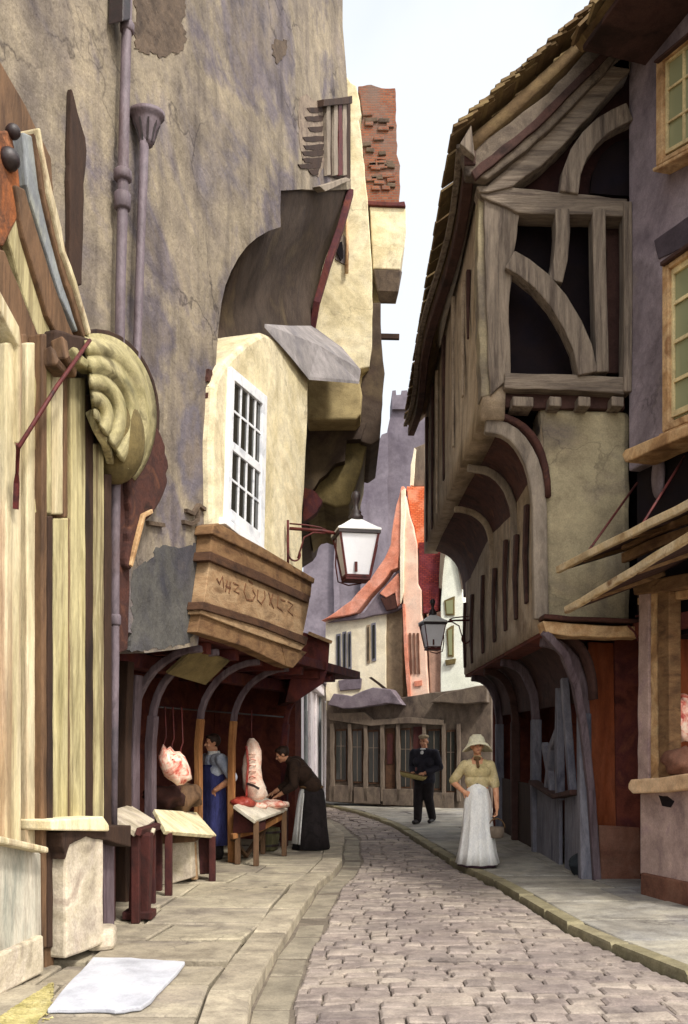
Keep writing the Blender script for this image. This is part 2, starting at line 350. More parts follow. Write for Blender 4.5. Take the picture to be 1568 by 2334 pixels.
M['mosskerb'] = mat('mossy_kerb', ['#5c5640', '#7f775c', '#988f74', '#6b644c'], scale=2.0, rough=.9, bump=.5, stain='#4a4430', stain_amt=.6, stain_an=(2, 2, 1), island=['#716a50', '#8a8166'])
M['gutter'] = mat('gutter_stones', ['#716a5c', '#8d8573', '#988e7c', '#7c7466'], scale=1.4, rough=.8, bump=.5, stain='#544d44', stain_amt=.6, stain_an=(2, 2, 1), island=['#7a7263', '#8f8675', '#80786a'])
M['paveblue'] = mat('blue_grey_paving', ['#77757a', '#928f87', '#a19b8a', '#827f82'], scale=1.0, rough=.85, bump=.6, bs=18, island=['#7c7a78', '#989283', '#8a8782'], stain='#655e56', stain_amt=.6, stain_an=(1.2, 1.6, 1), stain_lo=.47, mid=.34, ms=3, crack=.6, cs=.9)
M['earth'] = mat('earth', ['#6a5e50', '#857866', '#75695c'], scale=.5, bump=.4)
M['sheet'] = mat('bluish_white', ['#9a9ca2', '#b2b3ba', '#bcbcc0'], scale=2, rough=.9, bump=.3, fine=.08, mid=.16, ms=3)
M['straw'] = mat('yellow_sawdust', ['#a2975c', '#bbae74', '#c7bc88'], scale=9, rough=1, bump=1.0, bs=60, mid=.3)
M['meat'] = mat('pink_meat', ['#b8443a', '#e08c78', '#f0c4b0', '#f4dcc8'], scale=6, rough=.45, bump=.4, bs=20, fine=.08, dist=2.2, lo=.35, hi=.6, mid=.1)
M['redmeat'] = mat('red_meat', ['#6e1f18', '#96382c', '#b0584a'], scale=10, rough=.4, bump=.35, bs=20)
M['fat'] = mat('pale_fat', ['#dba992', '#ead0bc', '#f0dece'], scale=8, rough=.45, bump=.3)
M['skin'] = mat('skin', ['#b57a5c', '#c8906e', '#d0a080'], scale=12, rough=.55, bump=.08, fine=.05, mid=.05)
M['hair'] = mat('brown_hair', ['#241812', '#3c281c'], scale=40, an=(1, 1, .3), rough=.6, bump=.4)
M['cloth_white'] = mat('white_apron', ['#d0d0d2', '#e6e5e1', '#eae8e2'], scale=5, an=(2, 2, .5), rough=.9, bump=.2, mid=.1)
M['cloth_cream'] = mat('straw_blouse', ['#a39468', '#bfae82', '#c8ba94'], scale=6, rough=.9, bump=.25)
M['cloth_dark'] = mat('black_wool', ['#171313', '#251f20', '#1e1819'], scale=8, rough=.95, bump=.3)
M['cloth_brown'] = mat('dark_brown_shawl', ['#241812', '#38281e', '#2d1f19'], scale=8, rough=.95, bump=.3)
M['cloth_blue'] = mat('blue_apron', ['#23244a', '#36396a', '#2c2c52'], scale=7, an=(2, 2, .5), rough=.9, bump=.25)
M['cloth_shirt'] = mat('pale_blue_shirt', ['#8a92a6', '#a9b0bf', '#bcc1ca'], scale=7, rough=.9, bump=.25)
M['cloth_suit'] = mat('navy_suit', ['#1b1a22', '#2a2830', '#23222c'], scale=8, rough=.95, bump=.25)
M['cloth_hem'] = mat('plum_underskirt', ['#3a2630', '#55384a', '#45303c'], scale=7, rough=.95, bump=.25)
M['cap'] = mat('tan_cap', ['#7d6c54', '#98866a'], scale=9, rough=.95, bump=.3)
M['leather'] = mat('black_leather', ['#15100e', '#241a16'], scale=9, rough=.5, bump=.2)
M['wicker'] = mat('wicker', ['#4a3522', '#6b5034', '#5a4028'], scale=30, an=(1, 1, 2), rough=.8, bump=.6)
M['parcel'] = mat('straw_basket', ['#8f8050', '#b0a068', '#a08f5c'], scale=20, rough=.85, bump=.4)
M['sack'] = mat('dark_sack', ['#1e2328', '#30363a', '#282a30'], scale=8, rough=.95, bump=.4)
M['opal'] = mat('opal_glass', ['#f0f0f4', '#f8f8fc', '#fafafd'], scale=3, rough=.25, bump=.05, fine=.02, spec=.5, mid=.02, trans=.1)
M['whitecap'] = mat('white_enamel', ['#dcdcda', '#e8e8e6'], scale=3, rough=.4, bump=.08, fine=.03, mid=.04)
M['bucket'] = mat('olive_tub', ['#3f3c28', '#5c583c', '#4c4832'], scale=4, an=(2, 2, .4), bump=.4)
M['eye'] = mat('dark_eye', ['#120c0a', '#1a1210'], scale=5, rough=.3, bump=0, fine=0)
M['ink'] = mat('faded_lettering', ['#5e3f2c', '#7a553a', '#54382a'], scale=8, rough=.9, bump=.2)

M['oxdark'] = mat('dark_oxblood', ['#2a1210', '#451f1a', '#38191a', '#522820'], scale=2.0, rough=.8, bump=.4, bs=16, an=(1, 1, .7))
M['signdark'] = mat('umber_moulding', ['#35241a', '#523826', '#432d20'], scale=2.2, rough=.85, bump=.4, an=(1, 1, 3))
# ---------------------------------------------------------------- ground, road, pavements
KL = [(2, -.66), (6, -.54), (8.7, -.42), (11.4, -.12), (13.2, .02), (15.5, 0), (18.2, -.22), (20, -.6), (23, -1.5), (27, -3.2)]      # road side of the left pavement
KR = [(2, 3.5), (6.17, 2.3), (7.72, 1.92), (10.3, 1.7), (11.6, 1.47), (13.7, 1.28), (17.7, .95), (21, .3), (23.5, -.5), (27, -2.2)]  # road side of the right kerb
kl = lambda d: interp(KL, d) + .03 * math.sin(d * 1.7) + .015 * math.sin(d * 4.1); kr = lambda d: interp(KR, d)
KW, GW, PZ = .27, .24, .065

b = MB()
n = 24
xs = [-300, -120, -50, -20] + [-10 + i for i in range(21)] + [20, 50, 120, 300]
ys = [-60, -20] + [i * 2 for i in range(0, 20)] + [60, 120, 300, 700]
vg = [[b.bm.verts.new((x, y, -.06 + .01 * noise.noise(V(x, y, 0)))) for x in xs] for y in ys]
for r0, r1 in zip(vg, vg[1:]):
    for i in range(len(xs) - 1): b.face([r0[i], r0[i + 1], r1[i + 1], r1[i]])
struct(b.build('ground', M['earth']))

def stone(b, c4, z, t=.08, bev=.014, jit=.006, tilt=.006):
    """one laid stone with worn edges; c4 its plan corners"""
    cx = sum(p[0] for p in c4) / 4; cy = sum(p[1] for p in c4) / 4
    dz = random.uniform(-jit, jit); tx = random.uniform(-tilt, tilt); ty = random.uniform(-tilt, tilt)
    rings = []
    for k, dzz in ((1, -t), (1, -bev), (None, 0)):
        ring = []
        for (x, y) in c4:
            if k is None:
                L = math.hypot(x - cx, y - cy); f = max(.3, 1 - bev * 1.6 / L); xx, yy = cx + (x - cx) * f, cy + (y - cy) * f
            else: xx, yy = x, y
            ring.append(V(xx, yy, z + dz + dzz + (xx - cx) * tx * 4 + (yy - cy) * ty * 4))
        rings.append(ring)
    b.loft(rings)

# the road: mortar bed and rows of setts
b = MB()
ds = [2 + i * .5 for i in range(52)]
L = [[b.bm.verts.new((kl(d) - .05 + (kr(d) - kl(d) + .1) * t, d, -.035)) for t in (0, .5, 1)] for d in ds]
for r0, r1 in zip(L, L[1:]):
    for i in range(2): b.face([r0[i], r0[i + 1], r1[i + 1], r1[i]])
b.mi = 1
d = 2.6
while d < 27:
    dd = random.uniform(.085, .19) * (1 if d < 14 else 1.5)
    x0, x1 = kl(d) + GW + .02, kr(d) - .02
    if d > 20: x0 = kl(d)
    x = x0 + random.uniform(-.12, 0)
    while x < x1 - .05:
        w = random.choice((random.uniform(.12, .26), random.uniform(.2, .48))); xe = min(x + w, x1)
        if x1 - xe < .08: xe = x1
        def yy(q): return .10 * math.sin((q - x0) / (x1 - x0 + .01) * math.pi) + .03 * noise.noise(V(q * 2.2, d * .9, 0))
        s = max(x, x0)
        if xe - s > .04:
            g = .005
            j = lambda: random.uniform(-.004, .004)
            stone(b, [(s + g + j(), d + g + yy(s) + j()), (xe - g + j(), d + g + yy(xe) + j()), (xe - g + j(), d + dd - g + yy(xe) + j()), (s + g + j(), d + dd - g + yy(s) + j())],
                  -.012 + .03 * math.sin((s - x0) / (x1 - x0 + .01) * math.pi), t=.06, bev=random.uniform(.008, .016), jit=.007, tilt=.012)
        x = xe
    d += dd
struct(b.build('road', [M['mortar'], M['setts']], smooth=False))

# gutter of long flat stones along the left kerb
b = MB(); d = 2.4
while d < 20:
    l = random.uniform(.5, .95); e = d + l
    f = lambda q, o: (kl(q) + o, q)
    stone(b, [f(d + .01, .012), f(d + .01, GW), f(e - .01, GW), f(e - .01, .012)], -.03, t=.05, bev=.012, jit=.005)
    d = e
struct(b.build('gutter', M['gutter']))
# kerbs
b = MB(); d = 2.3
while d < 26:
    l = random.uniform(.7, 1.3); e = d + l
    f = lambda q, o: (kl(q) + o, q)
    stone(b, [f(d + .008, -KW), f(d + .008, 0), f(e - .008, 0), f(e - .008, -KW)], PZ + .004, t=.2, bev=.018, jit=.006, tilt=.003)
    d = e
struct(b.build('left_kerb', M['kerb']))
b = MB(); d = 2.3
while d < 26:
    l = random.uniform(.6, 1.1); e = d + l
    f = lambda q, o: (kr(q) + o, q)
    stone(b, [f(d + .008, 0), f(d + .008, .15), f(e - .008, .15), f(e - .008, 0)], PZ + .004, t=.2, bev=.02, jit=.008, tilt=.004)
    d = e
struct(b.build('right_kerb', M['mosskerb']))
# left pavement: big worn flags; a drain gap crosses it where the dark band lies
def wallx(d): return -4.3 + .2923 * (d - 2) * .55
b = MB()
L = [[b.bm.verts.new((x, d, PZ - .07)) for x in (-7, kl(d) - KW + .01)] for d in ds]
for r0, r1 in zip(L, L[1:]): b.face([r0[0], r0[1], r1[1], r1[0]])
b.mi = 1
d = 2.4
while d < 27:
    dd = random.uniform(.55, .85)
    if d < 6.40 < d + dd + .3: dd = 6.40 - d
    x = kl(d) - KW - .012
    while x > -4.6:
        w = random.uniform(.6, 1.15); s = x - w
        k = lambda q: (kl(q) - kl(d))
        g = .012
        stone(b, [(s + g + k(d), d + g), (x - g + k(d), d + g), (x - g + k(d + dd), d + dd - g), (s + g + k(d + dd), d + dd - g)], PZ, t=.06, bev=.012, jit=.006, tilt=.004)
        x = s
    d += dd
    if abs(d - 6.40) < 1e-6: d = 6.56
struct(b.build('left_pavement', [M['mortar'], M['flags']]))
b = MB()
L = [[b.bm.verts.new((x, d, PZ - .07)) for x in (kr(d) + .14, 9)] for d in ds]
for r0, r1 in zip(L, L[1:]): b.face([r0[0], r0[1], r1[1], r1[0]])
b.mi = 1
d = 2.4
while d < 27:
    dd = random.uniform(.8, 1.2); x = kr(d) + .16
    while x < 5.5:
        w = random.uniform(.8, 1.4); e = x + w
        k = lambda q: (kr(q) - kr(d)); g = .008
        stone(b, [(x + g + k(d), d + g), (e - g + k(d), d + g), (e - g + k(d + dd), d + dd - g), (x + g + k(d + dd), d + dd - g)], PZ, t=.06, bev=.008, jit=.005, tilt=.003)
        x = e
    d += dd
struct(b.build('right_pavement', [M['mortar'], M['paveblue']]))
# ---------------------------------------------------------------- left side: frames
W = Frame((-2.31, 6.2), (.2923, 1.0))          # jettied facade of the tall plastered house, and the shopfront before it
def WP(x, y, o=0.0): return W.px(x, y, o)
UR = W.U(798)                                   # far end of the tall facade

house = thing('plastered_house', 'tall mottled grey plastered house overhanging the butcher stalls, with lath patch and cream oriel window', 'house', W.at(W.U(480), 0, -.9))
# main wall of the upper storeys, with the deep hollow cut out of its far end
uA = W.U(-260)
pts = [W.at(uA, 2.55), W.at(uA, 13.6), W.at(W.U(781), 13.6)]
pts += [WP(x, y) for x, y in [(781, 60), (787, 130), (792, 200), (797, 330), (800, 431), (735, 434), (690, 431), (640, 434), (639, 475), (640, 517), (612, 526), (585, 542), (562, 562), (543, 588), (527, 618), (514, 650), (505, 690), (499, 740), (494, 800), (490, 880), (488, 990), (486, 1200), (474, 1300), (455, 1440), (451, 1470), (400, 1480), (330, 1488)]]
pts.append(W.at(W.U(300), 2.55))
b = MB(); b.prism(pts, -W.n * .62); b.build('wall', M['taupe'], house)
# core behind the wall
b = MB(); b.ubox(W, uA, W.U(640), 2.9, 13.5, -.66, -5.5); b.ubox(W, W.U(640) + .003, UR - .05, 7.6, 13.5, -.66, -5.5); b.build('core', M['taupe'], house)
# sloping boarded hollow under the top storey
b = MB()
q = [WP(628, 426, -.02), WP(700, 426, -.02), WP(798, 428, -.02), WP(712, 735, -.56), WP(700, 800, -.6), WP(690, 900, -.62), WP(560, 910, -.62), WP(470, 910, -.62)]
nu, nv = 14, 18
tl, tr, bl, br = WP(600, 424, -.07), WP(799, 428, -.07), WP(460, 960, -.6), WP(706, 780, -.6)
grid = [[(tl.lerp(tr, i / nu)).lerp(bl.lerp(br, i / nu), j / nv) + W.n * (.03 * math.sin(j * .5) - .12 * math.sin(math.pi * j / nv)) for i in range(nu + 1)] for j in range(nv + 1)]
vg = [[b.bm.verts.new(p) for p in r] for r in grid]
for r0, r1 in zip(vg, vg[1:]):
    for i in range(nu): b.face([r0[i], r0[i + 1], r1[i + 1], r1[i]])
for f in list(b.bm.faces): pass
o = b.build('hollow_lining', M['recess'], house, smooth=True)
sm = o.modifiers.new('t', 'SOLIDIFY'); sm.thickness = .05; sm.offset = 0
b = MB(); b.path([WP(799, 436, .0), WP(776, 520, -.12), WP(748, 600, -.26), WP(722, 690, -.42), WP(710, 760, -.55)], .12, .10); b.build('curved_timber', M['darkred'], house, bevel=.01)
# bare plaster patch and its torn edge, top left
b = MB(); b.panel(W, [(310, -20), (420, -20), (418, 40), (424, 95), (410, 120), (392, 118), (378, 130), (350, 122), (322, 118), (306, 110)], .006, .03, 6, 7); b.build('bare_patch', M['patch'], house)
b = MB(); b.panel(W, [(627, 88), (655, 92), (652, 125), (632, 146), (620, 110)], .006, .03, 4, 7); b.build('bare_patch', M['patch'], house)
# long pointed wooden slip
b = MB(); b.panel(W, [(165, 200), (178, 255), (196, 315), (199, 345), (192, 420), (190, 560), (188, 650), (160, 650), (161, 480), (160, 340)], .05, .05, 1.5, 40); b.build('pointed_board', M['darkbrown'], house, bevel=.012)
# laths showing through the plaster
for i, (y, x0, x1) in enumerate([(246, 700, 738), (266, 695, 738), (290, 702, 737), (312, 690, 740), (331, 692, 739), (345, 688, 738), (361, 690, 736), (374, 680, 732), (388, 704, 728)]):
    b = MB(); b.panel(W, [(x0, y), (x1, y - 3), (x1 - 2, y + 9), ((x0 + x1) / 2, y + 11), (x0 + 6, y + 9)], .014, .03, 1.2, 12); b.build('lath', M['darkbrown'], house)
b = MB(); b.panel(W, [(684, 222), (700, 214), (712, 226), (724, 232), (740, 240), (742, 300), (738, 380), (726, 404), (708, 392), (690, 372), (684, 330), (680, 280)], .006, .03, 2, 14); b.build('broken_plaster', mat('crumbling_plaster', ['#6b5d52', '#8b7c6c', '#5a4a44'], scale=6, bump=.6), house)
# window jamb with bars beside it
win = MB().panel(W, [(745, 236), (799, 232), (799, 404), (790, 412), (748, 400)], .02, .06).build('window', M['darkbrown'], house)
for x in (749, 766, 776, 786):
    b = MB(); b.panel(W, [(x - 4, 238), (x + 4, 237), (x + 5, 398), (x - 3, 400)], .06, .06, 1, 50); b.build('bar', M['rib'] if x != 776 else M['rediron'], win, bevel=.004)
b = MB(); b.panel(W, [(738, 226), (803, 218), (803, 236), (738, 242)], .1, .12, 1, 30); b.build('lintel', M['darkbrown'], win, bevel=.006)
b = MB(); b.panel(W, [(728, 424), (790, 404), (803, 410), (742, 436)], .1, .12, 1, 30); b.build('sill', M['rib'], win, bevel=.006)

# rainwater pipes with hopper
def pipe(pix, out, r, name='drainpipe'):
    b = MB(); b.tube([WP(x, y, out) for x, y in pix], r, 12)
    return b.build(name, M['pipe'], house, smooth=True)
p1 = pipe([(291, -40), (288, 100), (284, 240), (281, 380), (279, 500), (275, 640), (273, 800), (268, 960), (264, 1120), (262, 1300), (262, 1500), (260, 1700), (258, 1880)], .1, [.042, .042, .043, .046, .045, .042, .042, .04, .04, .038, .036, .034, .034])
for y0, y1, x, r in ((52, 75, 290, .06), (388, 412, 280, .075), (440, 478, 279, .07), (1050, 1075, 266, .055), (1400, 1425, 262, .05)):
    b = MB(); b.tube([WP(x, y0, .1), WP(x, y0 + 4, .1), WP(x, y1 - 4, .1), WP(x, y1, .1)], [r * .85, r, r, r * .85], 12); b.build('pipe_collar', M['pipe'], p1, smooth=True)
b = MB(); b.panel(W, [(283, -30), (300, -30), (298, 45), (281, 48)], .16, .14); b.build('pipe_shoe', M['iron'], p1, bevel=.01)
p2 = pipe([(329, 318), (326, 420), (322, 520), (318, 640), (314, 760), (306, 900), (300, 1000)], .11, [.04, .04, .038, .038, .036, .036, .036])
b = MB(); c = WP(334, 290, .12)
b.lathe(c, [(.045, -.16), (.06, -.12), (.075, -.03), (.105, .03), (.11, .07), (.135, .085), (.135, .12), (.11, .12), (.1, .06), (.05, .0)], 16, 1.15, .95); b.build('hopper', M['pipe'], p2, smooth=True)
b = MB()
for k in range(7):
    a = R(-150 + k * 40); b.path([c + V(math.cos(a) * .11, math.sin(a) * .095, .03), c + V(math.cos(a) * .055, math.sin(a) * .055, -.14)], .014)
b.build('hopper_flutes', M['iron'], p2)

# the oriel bay
orr = MB().panel(W, wob([(486, 1206), (484, 1100), (483, 1000), (490, 882), (497, 856), (510, 832), (530, 808), (552, 788), (575, 770), (600, 757), (640, 775), (705, 854), (703, 950), (697, 1080), (690, 1200), (692, 1312)], 1.2, 60), .10, .69).build('oriel_bay', M['cream'], house, bevel=.05)
# sash window set into its face
wf = MB()
TL, TR, BR, BL = (529, 846), (608, 912), (601, 1246), (519, 1180)
def lerp2(a, c, t): return (a[0] + (c[0] - a[0]) * t, a[1] + (c[1] - a[1]) * t)
def sp(u, v): return lerp2(lerp2(TL, TR, u), lerp2(BL, BR, u), v)
def bar(mb, u0, v0, u1, v1, o, t): mb.prism([WP(*sp(u, v), o) for u, v in ((u0, v0), (u1, v0), (u1, v1), (u0, v1))], -W.n * t)
bar(wf, -.02, -.03, .09, 1.03, .145, .05); bar(wf, .9, -.03, 1.02, 1.03, .145, .05); bar(wf, .092, -.03, .898, .045, .145, .05); bar(wf, .092, .92, .898, 1.0, .145, .05)
window = wf.build('sash_window', M['white_paint'], house, bevel=.006)
b = MB(); bar(b, .09, .46, .9, .52, .135, .035); b.build('meeting_rail', M['white_paint'], window, bevel=.004)
b = MB(); bar(b, -.05, 1.0, 1.07, 1.05, .175, .1); b.build('sill', M['white_paint'], window, bevel=.005)
for j, (v0, v1) in enumerate(((.045, .46), (.52, .92))):
    b = MB(); bar(b, .09, v0, .9, v1, .112, .006); b.build('pane', M['dark_pane'], window)
    b = MB()
    for u in (.29, .495, .70): bar(b, u - .011, v0, u + .011, v1, .128, .015)
    vm = (v0 + v1) / 2; bar(b, .09, vm - .008, .9, vm + .008, .126, .013)
    b.build('glazing_bars', M['white_paint'], window)
# lead roof over the bay, sloping down to the street
rf = MB()
rp = [WP(603, 738, .10), WP(660, 742, -.1), P(712, 742, 14.35), P(780, 792, 14.0), P(822, 842, 13.7), P(818, 868, 13.6), WP(705, 858, .17), WP(662, 805, .15)]
ctr = sum(rp, V(0, 0, 0)) / len(rp)
top = [rf.bm.verts.new(p) for p in rp]; bot = [rf.bm.verts.new(p - V(0, .01, .045)) for p in rp]; ct = rf.bm.verts.new(ctr + V(0, 0, .08)); cb = rf.bm.verts.new(ctr - V(0, .0, -.02))
for i in range(len(rp)):
    j = (i + 1) % len(rp); rf.face([top[i], top[j], ct]); rf.face([bot[j], bot[i], cb]); rf.face([top[i], bot[i], bot[j], top[j]])
rf.build('lead_roof', M['lead'], house)

# signboard of three stepped boards under the oriel
sg = MB().panel(W, [(487, 1196), (500, 1192), (600, 1247), (718, 1318), (716, 1330), (640, 1290), (484, 1216)], .2, .2).build('sign_cornice', M['sign'], house, bevel=.012)
b = MB(); b.panel(W, [(483, 1214), (640, 1285), (712, 1322), (708, 1362), (600, 1310), (480, 1258)], .165, .165); b.build('moulding', M['sign'], sg, bevel=.01)
b = MB(); b.panel(W, [(480, 1256), (600, 1306), (708, 1358), (704, 1374), (600, 1328), (477, 1276)], .18, .18); b.build('moulding', M['signdark'], sg, bevel=.008)  # umber colour stands for the shadow line of the moulding
board = MB().panel(W, [(479, 1272), (600, 1322), (706, 1368), (690, 1450), (600, 1414), (465, 1372)], .14, .14).build('signboard', M['signpale'], house, bevel=.008)
# worn, unreadable lettering on the sign
def mk(pl, w=.02):
    b = MB(); b.path([WP(x, y, .142) for x, y in pl], w, .008, side=W.n); return b.build('faded_letter', M['ink'], board)
for pl in ([(494, 1318), (500, 1330), (507, 1314), (510, 1340)], [(518, 1322), (514, 1348)], [(525, 1326), (522, 1352)], [(514, 1336), (526, 1340)], [(532, 1328), (545, 1334), (533, 1346), (545, 1352)],
           [(560, 1330), (556, 1348), (562, 1366), (576, 1368), (582, 1356), (576, 1344)], [(566, 1322), (576, 1330)], [(588, 1344), (586, 1366), (596, 1376), (604, 1362), (603, 1346)],
           [(612, 1350), (618, 1372), (624, 1386)], [(622, 1354), (614, 1378)], [(634, 1358), (632, 1382), (644, 1392)], [(640, 1366), (650, 1370)], [(656, 1370), (668, 1378), (656, 1392), (668, 1402)]):
    mk(pl)
b = MB(); b.panel(W, [(463, 1370), (600, 1413), (703, 1452), (698, 1470), (600, 1430), (460, 1388)], .165, .165); b.build('moulding', M['signdark'], sg, bevel=.008)  # painted umber as the shadow below the signboard
b = MB(); b.panel(W, [(459, 1386), (560, 1418), (700, 1466), (686, 1482), (560, 1438), (457, 1398)], .14, .14); b.build('moulding', M['signpale'], sg, bevel=.006)
lowb = MB().panel(W, [(458, 1396), (560, 1436), (640, 1464), (652, 1518), (560, 1474), (449, 1440)], .11, .16).build('lower_board', M['sign'], house, bevel=.008)
b = MB(); b.panel(W, [(641, 1465), (700, 1486), (668, 1522), (653, 1518)], .112, .16); b.build('lower_board', M['sign'], house, bevel=.008)
# dark end of the jetty
b = MB(); b.prism([P(x, y, 13.3) for x, y in [(690, 1440), (712, 1446), (752, 1462), (748, 1520), (738, 1556), (706, 1578), (672, 1600), (650, 1600), (668, 1520)]], V(-.2, 1.2, 0)); b.build('jetty_end', M['darkred'], house, bevel=.01)
b = MB(); b.slab([P(704, 1438, 13.1), P(758, 1460, 13.2), P(758, 1460, 14.6), P(704, 1438, 14.6)], .05); b.build('jetty_ledge', M['signpale'], house, bevel=.006)

# ground floor arcade set back under the jetty
u0, u1 = W.U(262), W.U(652, -.8) + .5
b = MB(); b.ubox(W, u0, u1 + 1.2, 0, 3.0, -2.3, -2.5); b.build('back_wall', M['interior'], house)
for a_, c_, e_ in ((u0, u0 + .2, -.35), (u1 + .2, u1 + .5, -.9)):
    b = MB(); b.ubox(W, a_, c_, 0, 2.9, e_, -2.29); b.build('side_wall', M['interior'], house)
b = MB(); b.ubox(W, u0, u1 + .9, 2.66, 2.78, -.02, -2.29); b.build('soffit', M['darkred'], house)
b = MB()
for i in range(9): b.ubox(W, u0 + .5 + i * .75, u0 + .62 + i * .75, 2.54, 2.655, -.1, -2.28)
b.build('soffit_joists', M['darkred'], house)
b = MB(); b.ubox(W, u0, u1 + .2, 2.38, 2.535, -.72, -.9); b.build('arcade_beam', M['darkred'], house, bevel=.012)
def post(x, ztop, m, wd=.1, out=-.8, lean=0):
    u = W.U(x, out); b = MB()
    b.path([W.at(u, 0, out), W.at(u, .9, out), W.at(u + lean * .5, 1.6, out), W.at(u + lean, ztop, out + .03)], wd, wd, side=W.n, jit=.004)
    return b.build('post', m, house, bevel=.012)
post(343, 1.9, M['post']); post(452, 1.9, M['warmpost'], .085); post(528, 1.9, M['warmpost'], .085); post(648, 1.9, M['darkred'], .1); post(300, 2.3, M['post'], .13, -.72); post(282, 2.4, M['darkbrown'], .12, -.62)
def brace(x, m, du=0.0):
    u = W.U(x, -.8)
    pts = []
    for k in range(9):
        t = k / 8; a = t * math.pi / 2
        pts.append(W.at(u + du * t, 1.85 + .72 * math.sin(a), -.78 + .72 * (1 - math.cos(a))))
    b = MB(); b.path(pts, .07, .085, side=W.u, jit=.004); b.build('brace', m, house, bevel=.012)
brace(300, M['post'], .1); brace(343, M['post'], .1); brace(452, M['post'], .1); brace(528, M['post'], .1); brace(648, M['darkred'])
b = MB(); b.slab([WP(378, 1530, -.45), WP(440, 1472, -.15), WP(520, 1502, -.15), WP(465, 1556, -.45)], .03); b.build('soffit_panel', M['olive'], house)
b = MB(); b.tube([W.at(W.U(345, -1.0), 2.02, -1.0), W.at(W.U(650, -1.0), 2.02, -1.0)], .012, 8); b.build('meat_rail', M['iron'], house, smooth=True)
# lower wall between pipe and arcade, darkened by a painted patch of shade
b = MB(); b.panel(W, wob([(304, 1300), (352, 1268), (356, 1246), (440, 1244), (470, 1220), (478, 1216), (470, 1300), (455, 1440), (420, 1470), (330, 1480), (300, 1486)], 5, 9), .004, .03); b.build('shade_patch', mat('blue_black_shade', ['#3d3c42', '#55534f', '#454349', '#62594f'], scale=.8, bump=.6, mid=.35, ms=3), house)
for pl in ([(418, 1190), (436, 1194), (450, 1184), (452, 1162)], [(424, 1164), (440, 1170), (452, 1150), (466, 1160)], [(336, 1190), (372, 1196)]):
    b = MB(); b.path([WP(x, y, .02) for x, y in pl], .035, .04, side=W.n, jit=.004); b.build('iron_cramp', M['patch'], house)
for (y0, y1) in ((840, 872), (880, 910), (1010, 1040), (1062, 1100), (1140, 1160)):
    b = MB(); b.panel(W, [(476, y0), (484, y0 + 3), (483, y1), (474, y1 - 4)], .03, .05, 1.5, 12); b.build('quoin', M['redbrown'], house)

